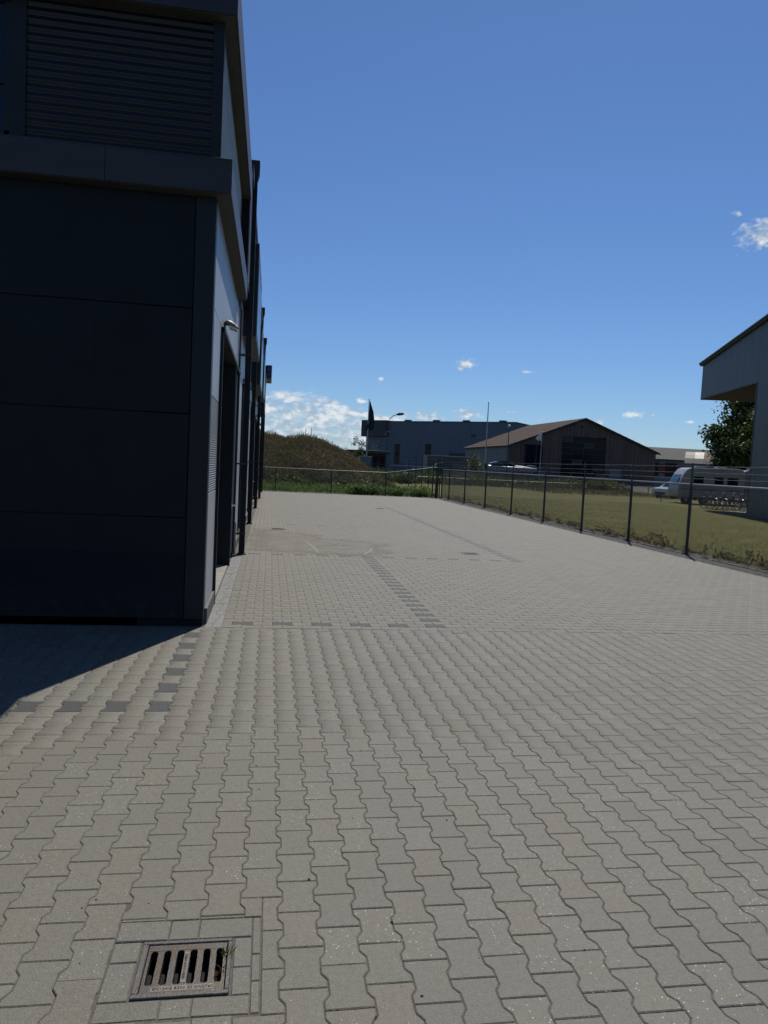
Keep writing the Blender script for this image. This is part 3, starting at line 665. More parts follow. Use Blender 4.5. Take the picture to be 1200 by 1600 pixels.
# upper storey front: corrugated sheet, corner post, window
def corrugated(axis, a0, a1, z0, z1, face, amp, period, out_sign):
    m_ = MB(); n = int((z1 - z0) / period * 8); o = 0
    for i in range(n + 1):
        z = z0 + (z1 - z0) * i / n; d = face + out_sign * amp * .5 * (1 + math.sin(2 * math.pi * (z - z0) / period))
        m_.v += [(a0, d, z), (a1, d, z)] if axis == 'x' else [(d, a0, z), (d, a1, z)]
    for i in range(n): m_.f.append((2 * i, 2 * i + 1, 2 * i + 3, 2 * i + 2)); m_.m.append(0)
    return m_
part(corrugated('x', -2.30, -.665, 4.45, 5.68, 7.285, .011, .074, -1), 'corrugated_cladding', 'corrugated_dark', smooth=True)
m_ = MB(); m_.box(-.665, -.565, 7.235, 7.33, 4.415, 5.68); part(m_, 'corner_post', 'anthracite_trim', bevel=.003)
m_ = MB(); m_.box(-2.30, -.665, 7.25, 7.30, 4.415, 4.45); part(m_, 'sill', 'anthracite_trim')
win = MB()
for (x0, x1, z0, z1) in ((-2.435, -2.30, 4.415, 5.68), (-2.48, -2.435, 4.50, 5.62), (-4.62, -2.48, 4.415, 4.50), (-4.62, -2.48, 5.62, 5.68), (-3.56, -3.50, 4.50, 5.62), (-4.62, -4.5, 4.50, 5.62), (-3.50, -2.48, 4.91, 4.965), (-4.5, -3.56, 4.91, 4.965)): win.box(x0, x1, 7.262, 7.30, z0, z1)
wn = part(win, 'window', 'anthracite_trim')
for (x0, x1, z0, z1) in ((-3.498, -2.482, 4.502, 4.908), (-3.498, -2.482, 4.967, 5.618), (-4.498, -3.562, 4.502, 4.908), (-4.498, -3.562, 4.967, 5.618)):
    m_ = MB(); m_.box(x0, x1, 7.281, 7.287, z0, z1); part(m_, 'pane', 'window_glass', wn)
part(corrugated('x', -8.4, -4.62, 4.45, 5.68, 7.285, .011, .074, -1), 'corrugated_cladding', 'corrugated_dark', smooth=True)
# roof edge
m_ = MB(); m_.box(-8.6, -.45, 7.11, 7.125, 5.685, 6.10); m_.box(-.462, -.447, 7.126, 11.92, 5.685, 6.10); m_.box(-8.6, -.448, 7.111, 37.6, 6.10, 6.13); part(m_, 'roof_fascia', 'fascia_grey', bevel=.002)
m_ = MB(); m_.box(-8.6, -.463, 7.126, 7.30, 5.68, 5.692); m_.box(-.64, -.463, 7.30, 11.92, 5.68, 5.692); part(m_, 'soffit', 'soffit')
# side wall of the end unit
m_ = MB(); m_.box(-.66, WALL_X, 7.402, 8.40, .16, 1.30); part(m_, 'wall_panel', 'side_panel', bevel=.003)
m_ = MB(); m_.box(-.66, -.602, 7.402, 8.40, 1.306, 2.26); n = 40; hh = .95 / n
for q in range(n): m_.prism([(-.602, 1.308 + q * hh), (-.590, 1.308 + (q + .3) * hh), (-.590, 1.308 + (q + .7) * hh), (-.602, 1.308 + (q + 1) * hh)], 'y', 7.404, 8.398)
part(m_, 'wall_panel', 'side_panel')
m_ = MB(); m_.box(-.66, WALL_X, 7.402, 8.40, 2.266, 3.10); part(m_, 'wall_panel', 'side_panel', bevel=.003)
m_ = MB(); m_.box(-.66, WALL_X, 7.402, 12.60, 3.106, 4.10); part(m_, 'wall_panel', 'side_panel', bevel=.003)
m_ = MB(); m_.box(-.66, -.565, 7.402, 8.44, -.02, .155); part(m_, 'plinth', 'hut_grey', bevel=.004)
part(corrugated('y', 7.33, 11.92, 4.42, 5.68, -.60, .02, .059, 1), 'corrugated_cladding', 'corrugated_light', smooth=True)
def unit(y, first=False):
    """door recess, side door, lamp and lintel of one unit whose recess starts at y"""
    ya, yb, yc = y, y + 2.95, y + 4.2
    m_ = MB(); m_.box(-1.20, -.56, ya - .055, ya - .002, .0, 3.10); m_.box(-1.20, -.56, yb + .002, yb + .06, .0, 3.10); m_.box(-1.2, -.545, ya - .055, yc + .02, 3.045, 3.10); m_.box(-.70, -.575, yc - .03, yc + .02, 0, 3.045)
    part(m_, 'door_frame', 'anthracite_trim', bevel=.003)
    od = MB()
    for k in range(5): od.box(-1.20, -1.13, ya, yb, .04 + k * .6, .04 + (k + 1) * .6 - .008)
    part(od, 'overhead_door', 'anthracite')
    m_ = MB(); m_.box(-1.2, -.585, ya, yb, -.04, .018); part(m_, 'threshold', 'concrete', bevel=.004)
    dr = MB(); dr.box(-.70, -.655, yb + .16, yc - .06, .03, 2.35); dr = part(dr, 'door', 'anthracite', bevel=.004)
    m_ = MB(); m_.box(-.70, -.66, yb + .06, yb + .158, 0, 3.045); m_.box(-.70, -.665, yb + .16, yc - .06, 2.36, 3.045); part(m_, 'door_surround', 'anthracite_trim')
    for z in (.32, 1.02, 1.80, 2.06):
        m_ = MB(); m_.tube([(-.625, yb + .17, z - .045), (-.625, yb + .17, z + .045)], .016, 8); m_.box(-.66, -.64, yb + .11, yb + .23, z - .04, z + .04); part(m_, 'hinge', 'rim', dr)
    m_ = MB(); m_.tube([(-.66, yb + .30, 1.02), (-.59, yb + .30, 1.02), (-.585, yb + .42, 1.02)], .011, 8); part(m_, 'handle', 'steel', dr)
    m_ = MB(); m_.tube([(-.56, yb + .03, .93), (-.50, yb + .03, .93), (-.495, yb + .0, .93)], .012, 8); m_.box(-.565, -.556, yb + .01, yb + .05, .88, .98); part(m_, 'handle', 'steel')
    lp = MB(); prof = [(.0, .0), (.02, .052), (.07, .062), (.125, .045), (.165, .0)]
    rings = []
    for (d, h) in prof:
        rings.append([(-.588 + d, ya + .45 + wv * (.10 - .25 * d), 3.19 + h * hv - .3 * d + .035) for wv, hv in ((-1, 0), (-.7, .75), (0, 1), (.7, .75), (1, 0), (0, -.12))])
    lp.loft(rings); lp = part(lp, 'wall_lamp', 'cabinet', smooth=True)
    m_ = MB(); m_.prism([(-.53, ya + .37), (-.44, ya + .38), (-.44, ya + .52), (-.53, ya + .53)], 'z', 3.158, 3.185); m_.v = [(a, b_, c_ - .3 * (a + .588) + .03) for a, b_, c_ in m_.v]; part(m_, 'diffuser', 'lamp_glass', lp)
    m_ = MB(); m_.box(-.60, -.575, ya + .40, ya + .50, 3.10, 3.24); part(m_, 'bracket', 'anthracite_trim', lp)
unit(8.45)
def downspout(y, x, top):
    m_ = MB(); m_.box(x - .10, x, y - .055, y + .055, .02, top - .28)
    dp = part(m_, 'downspout', 'anthracite_trim', bevel=.008)
    m_ = MB(); m_.prism([(x - .12, top - .30), (x + .005, top - .30), (x + .03, top - .2), (x + .03, top), (x - .12, top)], 'y', y - .085, y + .085); part(m_, 'hopper', 'anthracite_trim', dp, bevel=.004)
    for z in (.35, 1.55, 3.4):
        m_ = MB(); m_.box(x - .2, x + .006, y - .062, y + .062, z, z + .03); part(m_, 'bracket', 'chassis', dp)
    m_ = MB(); m_.box(x - .13, x + .03, y - .09, y + .10, -.01, .02); part(m_, 'shoe', 'chassis', dp)
# slim cable conduit and pipe beside the first downspout
m_ = MB(); m_.tube([(-.56, 12.45, .12), (-.56, 12.45, 4.09)], .016, 8); part(m_, 'conduit', 'chassis'); m_ = MB(); m_.tube([(-.55, 12.62, .02), (-.55, 12.62, .55), (-.62, 12.62, .62)], .022, 8); part(m_, 'vent_pipe', 'galv_rail')
m_ = MB(); m_.box(-.70, -.60, 12.55, 12.62, 0, 3.1); m_.box(-.64, WALL_X, 12.605, 13.2, .05, 4.10); part(m_, 'pier', 'side_panel', bevel=.003)
downspout(12.87, -.385, 6.63)
# the following units
for k in range(4):
    y0 = 13.2 + 6.2 * k; ye = min(y0 + 6.2, BY1)
    m_ = MB(); m_.box(-.66, WALL_X, y0 + .005, y0 + 1.38, .16, 3.10); part(m_, 'wall_panel', 'side_panel', bevel=.003)
    m_ = MB(); m_.box(-.66, WALL_X, y0 + .005, ye - .005, 3.106, 4.40); part(m_, 'wall_panel', 'side_panel', bevel=.003)
    m_ = MB(); m_.box(-.66, -.565, y0 + .005, y0 + 1.38, -.02, .155); part(m_, 'plinth', 'hut_grey', bevel=.004)
    if ye - y0 > 5.7:
        unit(y0 + 1.45)
        m_ = MB(); m_.box(-.70, -.595, y0 + 5.68, ye - .01, .0, 3.10); part(m_, 'pier', 'anthracite')
    else:
        m_ = MB(); m_.box(-.70, -.595, y0 + 1.39, ye - .01, .0, 3.10); part(m_, 'pier', 'anthracite')
# upper storey of the following units stands a little proud
m_ = MB(); m_.box(-.64, -.452, 11.925, 11.95, 4.416, 6.10); m_.box(-.64, -.456, 11.951, BY1, 4.405, 6.10); part(m_, 'upper_wall', 'anthracite')
m_ = MB(); m_.box(-.466, -.446, 11.90, 12.0, 4.42, 6.098); part(m_, 'corner_trim', 'side_panel')
for (y0, y1, x1, z0, z1) in ((14.0, 17.6, -.345, 3.92, 5.62), (19.9, 23.4, -.34, 3.62, 5.2), (26.4, 29.8, -.33, 3.9, 5.6), (32.6, 36.0, -.33, 3.7, 5.4)):
    m_ = MB(); m_.box(-.59, x1, y0, y1, z0, z1); bay = part(m_, 'bay_box', 'fascia_grey', bevel=.004)
    m_ = MB(); m_.box(x1 + .001, x1 + .006, y0 + .1, y1 - .1, z0 + .1, z1 - .35); part(m_, 'pane', 'dark_glass', bay)
    m_ = MB(); m_.box(-.58, x1 - .006, y0 - .006, y0 - .001, z1 - .36, z1 - .345); part(m_, 'seam', 'chassis', bay)
m_ = MB(); m_.box(-.46, -.43, 12.1, BY1, 6.13, 6.30); part(m_, 'parapet', 'anthracite_trim')
for y, x, tp in ((19.0, -.42, 6.2), (25.05, -.39, 6.66), (31.2, -.35, 6.66), (37.4, -.34, 6.3)): downspout(y, x, tp)
# tenant sign on the last unit
sg = thing('projecting_sign', 'blue and orange projecting sign high on the far end of the dark building', 'sign', (-.34, 37.0, 5.42))
MB().box(0, .24, -.05, .05, .0, .84).build('panel', 'sign_blue', sg, .004)
m_ = MB(); m_.box(.0, .24, -.0535, .0535, .02, .20); m_.build('orange_field', 'sign_orange', sg)
m_ = MB(); m_.box(.03, .17, -.0525, -.0505, .62, .68); m_.box(.03, .13, -.0525, -.0505, .40, .45); m_.build('pale_band', 'cabinet', sg)
m_ = MB(); m_.box(-.005, .245, -.055, .055, .842, .865); m_.box(-.005, .245, -.055, .055, -.02, -.002); m_.box(.242, .258, -.055, .055, .0, .84); m_.build('frame', 'white_metal', sg)
MB().box(-.06, -.001, -.02, .02, .4, .44).build('bracket', 'chassis', sg)

# ------------------------------------------------------------------ fences
fe = thing('chain_link_fence', 'tall chain link fence with barbed wire between paving and lawn', 'fence', (FENCE_X + .03, 0, 0))
posts_y = [6.2, 9.1, 12.05, 15.0, 17.7, 20.6, 23.7, 27.1, 30.6, 34.0, 37.1, 38.75]
for k, y in enumerate(posts_y):
    m_ = MB(); r_ = .034; m_.tube([(0, y, -.1), (0, y, 1.585)], r_, 10); m_.box(-.016, .016, y - .016, y + .016, 1.58, 2.03)
    p = m_.build('post', 'post_green', fe, smooth=False)
    m_ = MB(); m_.ring((0, y, 1.54), .036, .008, 'z', 12, 5); m_.build('clamp', 'galvanised', p)
    m_ = MB(); m_.box(-.06, .06, y - .06, y + .06, -.04, .03); m_.build('footing', 'soil', p)
MB().tube([(0, 5, 1.56), (0, 16, 1.56), (0, 27, 1.565), (0, 38.75, 1.57)], .021, 8).build('rail', 'galv_rail', fe)
for z in (1.70, 1.83, 1.97):
    m_ = MB(); pts_ = [(rng.normal(0, .002), y, z + rng.normal(0, .003) - .012 * abs(math.sin(y * math.pi / 3.0))) for y in np.arange(5, 38.8, .5)]; m_.tube(pts_, .0028, 5)
    for y in np.arange(5.05, 38.7, .2): m_.tube([(-.014, y - .006, z - .01), (.014, y + .006, z + .008)], .001, 3); 
    m_.build('barbed_wire', 'galvanised', fe)
def chainlink(name, y0, y1, z0, z1, parent, pitch=.070, rw=.0033, fixed='x', m_='wire'):
    """woven wire: two sets of straight diagonal strands, a triangle in section"""
    H = z1 - z0; starts = np.arange(y0 - H, y1, pitch); segs = []
    for s in starts:
        for sg_ in (1, -1):
            a0, b0, a1, b1 = (s, z0, s + H, z1) if sg_ > 0 else (s, z1, s + H, z0)
            if a0 < y0: b0 += (b1 - b0) * (y0 - a0) / (a1 - a0); a0 = y0
            if a1 > y1: b1 = b0 + (b1 - b0) * (y1 - a0) / (a1 - a0); a1 = y1
            if a1 - a0 > .01: segs.append((a0, b0, a1, b1, sg_))
    A = np.array(segs); n = len(A); off = A[:, 4] * rw * 1.2
    V = []
    for (da, db) in ((0, rw), (-rw, -rw * .6), (rw, -rw * .6)):
        for (pa, pb) in ((0, 1), (2, 3)):
            V.append(np.stack([off + da, A[:, pa], A[:, pb] + db], 1))
    V = np.stack(V, 1); base = np.arange(n)[:, None, None] * 6; t_ = np.array([(0, 1, 3, 2), (2, 3, 5, 4), (4, 5, 1, 0)])
    v = V.reshape(-1, 3)
    if fixed == 'y': v = v[:, [1, 0, 2]]
    return link(name, raw_mesh(name, v, (t_[None] + base).reshape(-1, 4), [m_]), parent)
chainlink('wire_mesh', 5, 38.75, .03, 1.56, fe)
f2 = thing('chain_link_fence', 'low chain link fence across the far end of the paving', 'fence', (0, 39.05, 0))
for k, x in enumerate((-2.4, .32, 3.26, 6.2)):
    m_ = MB(); m_.tube([(x, 0, -.1), (x, 0, 1.25)], .028, 8); m_.build('post', 'post_green', f2)
MB().tube([(-3, 0, 1.235), (3, 0, 1.235), (6.2, 0, 1.245), (8.98, 0, 1.67)], .02, 8).build('rail', 'galvanised', f2)
chainlink('wire_mesh', -3, 9.0, .03, 1.22, f2, pitch=.075, fixed='y')
m_ = MB(); m_.tube([(8.78, 0, -.1), (8.78, 0, 2.0)], .035, 8); m_.build('post', 'post_green', f2); m_ = MB(); m_.tube([(9.25, .35, -.1), (9.25, .35, 2.05)], .035, 8); m_.build('post', 'post_green', f2)
m_ = MB(); m_.tube([(9.12, .25, -.1), (9.12, .25, 2.1)], .04, 8); m_.box(8.98, 9.14, .16, .24, -.05, .98); m_.build('gate_post', 'chassis', f2)
f3 = thing('chain_link_fence', 'fence of slim dark posts running on beside the lawn to the road', 'fence', (9.4, 39.5, 0))
line = [(9.55, 41.5), (9.95, 45.5), (10.35, 49.5), (10.7, 53.5), (10.95, 57.5), (11.1, 61.5), (11.2, 65.5), (11.3, 69.5)]
for (x, y) in line:
    m_ = MB(); m_.tube([(x - 9.4, y - 39.5, -.1), (x - 9.4, y - 39.5, 2.25)], .032, 8); m_.build('post', 'post_green', f3)
MB().tube([(x - 9.4, y - 39.5, 1.66) for x, y in [(9.25, 38.8)] + line], .022, 6).build('rail', 'galvanised', f3)
for z in (.6, 1.1, 1.95, 2.15): MB().tube([(x - 9.4, y - 39.5, z) for x, y in [(9.25, 38.8)] + line], .004, 4).build('wire', 'wire', f3)
f4 = thing('picket_fence', 'dark palisade fence of thin bars in front of the blue grey hall', 'fence', (-2, 73.5, .2))
for k in range(62): 
    m_ = MB() if k == 0 else m_
    if k == 0: m_.box(-.02, .02, -.02, .02, -.2, 1.75); me_bar = m_.mesh('bar', 'post_green')
    o = link('bar', me_bar, f4); o.location = (12.0 + k * .3, 0, 0)
MB().box(12, 30.5, -.025, .025, 1.45, 1.50).build('rail', 'post_green', f4); MB().box(12, 30.5, -.025, .025, .1, .15).build('rail', 'post_green', f4)
f5 = thing('rail_fence', 'low single rail fence along the far edge of the lawn', 'fence', (10, 71.2, 0))
for k in range(13): MB().tube([(3 + k * 2.6, 0, -.1), (3 + k * 2.6, 0, .72)], .04, 8).build('post', 'post_green', f5)
MB().tube([(2, 0, .66), (35, 0, .66)], .035, 8).build('rail', 'galvanised', f5)

# ------------------------------------------------------------------ grey-green shed with canopy on the right
A_ = rad(-15)                                  # local y runs 15 degrees right of the main axis
rb = thing('metal_shed', 'grey green metal clad shed with overhanging canopy beyond the lawn', 'building', (23.6, 33.3, 0), A_)
def roofz(y): return 9.5 - .092 * (y + .6)
yn, yf = -16.0, 8.75
k_ = 0; y = yn
while y < -.05:                                # tall cladding sheets of the closed part
    y2 = min(y + 1.1, 0); MB().prism([(y + .006, -.05), (y2 - .006, -.05), (y2 - .006, roofz(y2) - .02), (y + .006, roofz(y) - .02)], 'x', 0, .05).build('cladding_panel', 'clad_green', rb); y = y2
y = 0.0
while y < yf - .05:
    y2 = min(y + .98, yf); MB().prism([(y + .006, 6.6), (y2 - .006, 6.6), (y2 - .006, roofz(y2) - .02), (y + .006, roofz(y) - .02)], 'x', 0, .05).build('cladding_panel', 'clad_green', rb); y = y2
MB().prism([(yn, -.05), (-.01, -.05), (-.01, roofz(0) - .05), (yn, roofz(yn) - .05)], 'x', .052, 14).build('body', 'clad_trim', rb)
MB().box(.052, 14, -.008, 0.0, -.05, 6.62).build('end_wall', 'clad_green', rb)
MB().box(-.004, 3.6, 0.002, yf - .003, 6.56, 6.60).build('canopy_soffit', 'canopy_soffit', rb)
MB().prism([(0.002, 6.605), (yf, 6.605), (yf, roofz(yf) - .03), (.002, roofz(0) - .03)], 'x', .053, 3.6).build('canopy_body', 'clad_trim', rb)
MB().prism([(yn, roofz(yn) - .02), (yf + .16, roofz(yf + .16) - .02), (yf + .16, roofz(yf + .16) + .22), (yn, roofz(yn) + .22)], 'x', -.14, 14).build('roof_edge', 'clad_trim', rb, .02)
MB().box(-.02, .06, -.035, .035, 0, 6.6).build('corner_profile', 'clad_trim', rb)
for yy in (yf - .25,): MB().tube([(3.3, yy, -.05), (3.3, yy, 6.58)], .09, 10).build('canopy_post', 'clad_trim', rb)

MB().tube([(-.16, yn, roofz(yn) + .12), (-.16, yf + .1, roofz(yf + .1) + .12)], .07, 10).build('gutter', 'clad_trim', rb)
MB().box(-.012, -.001, yn, -.05, .0, .22).build('plinth', 'concrete_dark', rb); MB().box(-.012, -.001, .02, yf - .02, 6.60, 6.68).build('drip_edge', 'clad_trim', rb)
# ------------------------------------------------------------------ bicycles under the canopy
def bicycle(name):
    t_ = thing(name, 'x', 'bicycle')
    for x in (-.52, .52):
        wh = MB().ring((x, 0, .34), .325, .018, 'y', 22, 5).build('wheel', 'rubber', t_)
        m_ = MB().ring((x, 0, .34), .305, .008, 'y', 18, 4)
        for a in range(9): m_.tube([(x, 0, .34), (x + .3 * math.cos(a * .7), 0, .34 + .3 * math.sin(a * .7))], .003, 3, cap=False)
        m_.tube([(x, -.04, .34), (x, .04, .34)], .02, 6); m_.build('rim', 'rim', wh)
        m_ = MB(); rg = [[(x + R_ * math.cos(a), yy, .34 + R_ * math.sin(a)) for R_, yy in ((.352, -.025), (.362, 0), (.352, .025))] for a in np.linspace(.3, 2.9, 8)]
        for a in range(7):
            for b_ in range(2): m_.poly([rg[a][b_], rg[a][b_ + 1], rg[a + 1][b_ + 1], rg[a + 1][b_]])
        m_.build('mudguard', 'bike_paint', t_)
    m_ = MB(); F = {'bb': (-.05, 0, .30), 'st': (-.20, 0, .80), 'hd': (.36, 0, .86), 'hl': (.40, 0, .70), 'ra': (-.52, 0, .34), 'fa': (.52, 0, .34)}
    for a, b_ in (('bb', 'st'), ('bb', 'hl'), ('st', 'hd'), ('bb', 'ra'), ('st', 'ra'), ('hd', 'hl'), ('hl', 'fa')): m_.tube([F[a], F[b_]], .019, 7)
    m_.build('frame', 'bike_paint', t_)
    m_ = MB(); m_.tube([(.36, 0, .86), (.33, 0, 1.02)], .014, 6); m_.tube([(.18, -.29, 1.03), (.30, -.24, 1.06), (.36, 0, 1.03), (.30, .24, 1.06), (.18, .29, 1.03)], .012, 6); m_.build('handlebar', 'steel', t_)
    m_ = MB(); m_.loft([[(-.36, -.09, .92), (-.36, .09, .92), (-.36, .09, .955), (-.36, -.09, .955)], [(-.2, -.05, .91), (-.2, .05, .91), (-.2, .05, .95), (-.2, -.05, .95)], [(-.08, -.02, .92), (-.08, .02, .92), (-.08, .02, .945), (-.08, -.02, .945)]]); m_.tube([(-.20, 0, .8), (-.225, 0, .92)], .013, 6); m_.build('saddle', 'rubber', t_)
    m_ = MB(); m_.tube([(-.05, -.06, .30), (-.05, .06, .30)], .045, 10); m_.tube([(-.05, .06, .30), (.05, .07, .18)], .01, 5); m_.tube([(-.05, -.06, .30), (-.15, -.07, .42)], .01, 5); m_.build('crank', 'rim', t_)
    m_ = MB(); m_.box(-.72, -.36, -.07, .07, .71, .725); m_.tube([(-.68, .05, .72), (-.52, .05, .34)], .007, 5); m_.tube([(-.68, -.05, .72), (-.52, -.05, .34)], .007, 5); m_.build('carrier', 'chassis', t_)
    return t_
rk = thing('bicycle_rack', 'galvanised bicycle rack of hoops under the shed canopy', 'bicycle rack', (25.5, 39.3, -.02), rad(-17))
m_ = MB(); m_.box(-.3, 3.6, -.03, .03, .28, .33); m_.box(-.3, 3.6, -.03, .03, .74, .79); m_.build('rail', 'galv_rail', rk)
for k in range(8): MB().tube([(k * .47 - .2, 0, 0), (k * .47 - .2, 0, .8), (k * .47 - .08, 0, .8), (k * .47 - .08, 0, 0)], .016, 6).build('hoop', 'galvanised', rk)
b0 = bicycle('bicycle')
bl = ['leftmost of the bicycles in the rack under the canopy', 'second bicycle from the left in the rack under the canopy', 'third bicycle from the left in the rack under the canopy', 'fourth bicycle from the left in the rack under the canopy', 'fifth bicycle in the rack, next to the last', 'last bicycle in the rack, close by the shed wall']
for k in range(6):
    o = b0 if k == 0 else copy_tree(b0)
    o['label'] = bl[k]; o['group'] = 'bicycles under the shed canopy'
    p = Vector((25.5, 39.3, -.02)) + Matrix.Rotation(rad(-17), 3, 'Z') @ Vector((k * .50 - .05, .1 + .12 * (k % 2), 0))
    o.location = p; o.rotation_euler = (rad(4), 0, rad(-17 - 68 + 9 * (k % 3)))

# ------------------------------------------------------------------ caravans
def wheel(t_, x, y, z, r, wd, side=1, nm='wheel'):
    wh = MB().lathe([(r * .62, -wd / 2), (r * .93, -wd / 2), (r, -wd * .3), (r, wd * .3), (r * .93, wd / 2), (r * .62, wd / 2)], (x, y, z), 22, 'y').build(nm, 'rubber', t_, smooth=False)
    m_ = MB().lathe([(r * .12, -wd / 2 - .012), (r * .58, -wd / 2 + .01), (r * .6, -wd / 2 - .004), (r * .62, -wd / 2 + .01)], (x, y, z), 18, 'y'); m_.build('rim', 'rim', wh)
    return wh
def caravan(label, loc, rz, L, body, axles, hasdoor):
    t_ = thing('caravan', label, 'caravan', loc, rz)
    prof = [(0, .62), (-.05, 1.0), (.02, 1.45), (.28, 2.1), (.52, 2.42), (.8, 2.54), (L - .5, 2.60), (L - .12, 2.5), (L, 2.2), (L, .7), (L - .25, .48), (.25, .48)]
    MB().prism(prof, 'y', 0, 2.2).build('body', body, t_, .04)
    MB().box(.1, L - .05, -.012, -.001, 1.02, 1.09).build('stripe', 'stripe', t_); MB().box(.3, L - .05, -.012, -.001, 2.22, 2.25).build('trim', 'caravan_grey', t_)
    for (x0, x1) in ((.95, 1.62), (2.35, 2.95), (L - 1.15, L - .45)):
        wd = MB().box(x0, x1, -.02, -.001, 1.42, 1.95).build('window', 'chassis', t_, .006); MB().box(x0 + .05, x1 - .05, -.027, -.021, 1.47, 1.90).build('pane', 'window_glass', wd)
    MB().prism([(-.02, 1.5), (.2, 2.02), (.19, 2.03), (-.035, 1.51)], 'y', .35, 1.85).build('front_window', 'window_glass', t_)
    if hasdoor:
        d = MB().box(L - 1.75, L - 1.22, -.015, -.001, .6, 2.2).build('door', 'caravan_white', t_, .006); MB().box(L - 1.3, L - 1.25, -.03, -.016, 1.25, 1.35).build('handle', 'chassis', d)
    for x in axles:
        wheel(t_, x, .14, .33, .33, .19)
        m_ = MB(); a = np.linspace(.15, math.pi - .15, 9)
        for q in range(8): m_.poly([(x + .40 * math.cos(a[q]), -.05, .33 + .40 * math.sin(a[q])), (x + .40 * math.cos(a[q + 1]), -.05, .33 + .40 * math.sin(a[q + 1])), (x + .40 * math.cos(a[q + 1]), .26, .33 + .40 * math.sin(a[q + 1])), (x + .40 * math.cos(a[q]), .26, .33 + .40 * math.sin(a[q]))])
        m_.build('mudguard', 'caravan_white', t_)
    m_ = MB(); m_.tube([(.2, .7, .45), (-.9, 1.1, .45)], .04, 6); m_.tube([(.2, 1.5, .45), (-.9, 1.1, .45)], .04, 6); m_.tube([(-.8, 1.1, 0), (-.8, 1.1, .6)], .03, 6); m_.build('drawbar', 'chassis', t_)
    for x in (1.3, L - 1.6): MB().box(x, x + .6, .7, 1.4, 2.56, 2.68).build('roof_vent', 'caravan_white', t_, .02)
    MB().box(.3, L - .3, .3, 1.9, .36, .48).build('chassis', 'chassis', t_)
    return t_
caravan('white caravan with two axles parked nearest the barn side', (27.75, 46.6, -.05), rad(-13), 4.35, 'caravan_white', (.55, 1.75), True)
caravan('greyish caravan half hidden behind the shed wall', (32.0, 46.6, -.05), rad(-10), 4.6, 'caravan_grey', (2.2,), False)
# ------------------------------------------------------------------ car beside the barn
def car(label, loc, rz):
    t_ = thing('parked_car', label, 'car', loc, rz)
    prof = [(-2.1, .32), (-2.15, .62), (-2.05, .86), (-1.25, .98), (-.55, 1.42), (.6, 1.46), (1.45, 1.08), (2.0, .98), (2.1, .6), (2.05, .32)]
    rings = []
    for yy, k in ((-.84, .0), (-.80, .0), (-.62, 1.0), (.62, 1.0), (.80, .0), (.84, .0)):
        rings.append([(x * (1 if abs(yy) < .83 else .985), yy * (1 if z < 1.0 else (1 if k else .93)), (z if z < 1.0 else (z if k else z - .05)) + (.02 if abs(yy) < .7 and z > .9 else 0)) for x, z in prof])
    MB().loft(rings).build('body', 'car_silver', t_, .015)
    for s in (-1, 1):
        y = .853 * s; MB().prism([(-1.08, 1.0), (-.5, 1.36), (.05, 1.39), (.05, 1.0)], 'y', y - .008, y + .008).build('side_window', 'window_glass', t_); MB().prism([(.10, 1.0), (.10, 1.39), (.58, 1.4), (1.2, 1.06)], 'y', y - .008, y + .008).build('side_window', 'window_glass', t_)
        for x in (-1.35, 1.32): wheel(t_, x, .76 * s, .31, .31, .2)
        MB().box(-2.13, -2.04, .45 * s - .2, .45 * s + .2, .66, .80).build('headlight', 'lamp_glass', t_, .01)
        MB().box(-.95, -.83, s * .86, s * .98, .98, 1.08).build('mirror', 'car_silver', t_, .01)
    MB().prism([(-1.21, 1.03), (-.60, 1.41), (-.615, 1.425), (-1.235, 1.035)], 'y', -.6, .6).build('windscreen', 'window_glass', t_)
    MB().box(-2.17, -2.12, -.5, .5, .36, .55).build('grille', 'chassis', t_)
    return t_
car('silver car beside the barn corner, glinting in the sun', (34.2, 57.6, -.05), rad(20))

# ------------------------------------------------------------------ barn
BY, BZ = 90.0, .43
bn = thing('barn', 'dark timber barn with brown roof and wide glazed door', 'building', (40, BY, BZ))
xl, xr, xp, ze, zp, LB = -10.05, 10.0, -.15, 4.48, 8.35, 21.0
def gz_(x): return ze + (zp - ze) * (1 - abs(x - xp) / ((xp - xl) if x < xp else (xr - xp)))
doorx = (-3.05, 2.9, 6.05); winx = (-7.95, -5.55, 1.75, 4.8)
x = xl; nb = 0
while x < xr - .01:                            # vertical boards of the gable, each its own
    x2 = min(x + .5, xr); segs_ = [(0, None)]
    if x2 > doorx[0] + .02 and x < doorx[1] - .02: segs_ = [(doorx[2], None)]
    elif x2 > winx[0] + .02 and x < winx[1] - .02: segs_ = [(0, winx[2]), (winx[3], None)]
    for z0, z1 in segs_:
        p_ = [(x + .012, z0), (x2 - .012, z0), (x2 - .012, z1 if z1 else gz_(x2)), (x + .012, z1 if z1 else gz_(x))]
        if x < xp < x2 and z1 is None: p_ = [(x + .012, z0), (x2 - .012, z0), (x2 - .012, gz_(x2)), (xp, zp), (x + .012, gz_(x))]
        MB().prism(p_, 'y', -.03 - .006 * (nb % 2), .02).build('board', 'barn_board', bn)
    nb += 1; x = x2
MB().prism([(xl + .03, 0), (doorx[0], 0), (doorx[0], doorx[2]), (doorx[1], doorx[2]), (doorx[1], 0), (xr - .03, 0), (xr - .03, ze - .1), (xp, zp - .1), (xl + .03, ze - .1)], 'y', .03, .12).build('gable_backing', 'barn_dark', bn)
y = 0.0
while y < LB - .01:
    y2 = min(y + .75, LB); MB().box(xl - .04, xl, y + .012, y2 - .012, 0, ze - .02).build('side_panel', 'barn_side', bn); y = y2
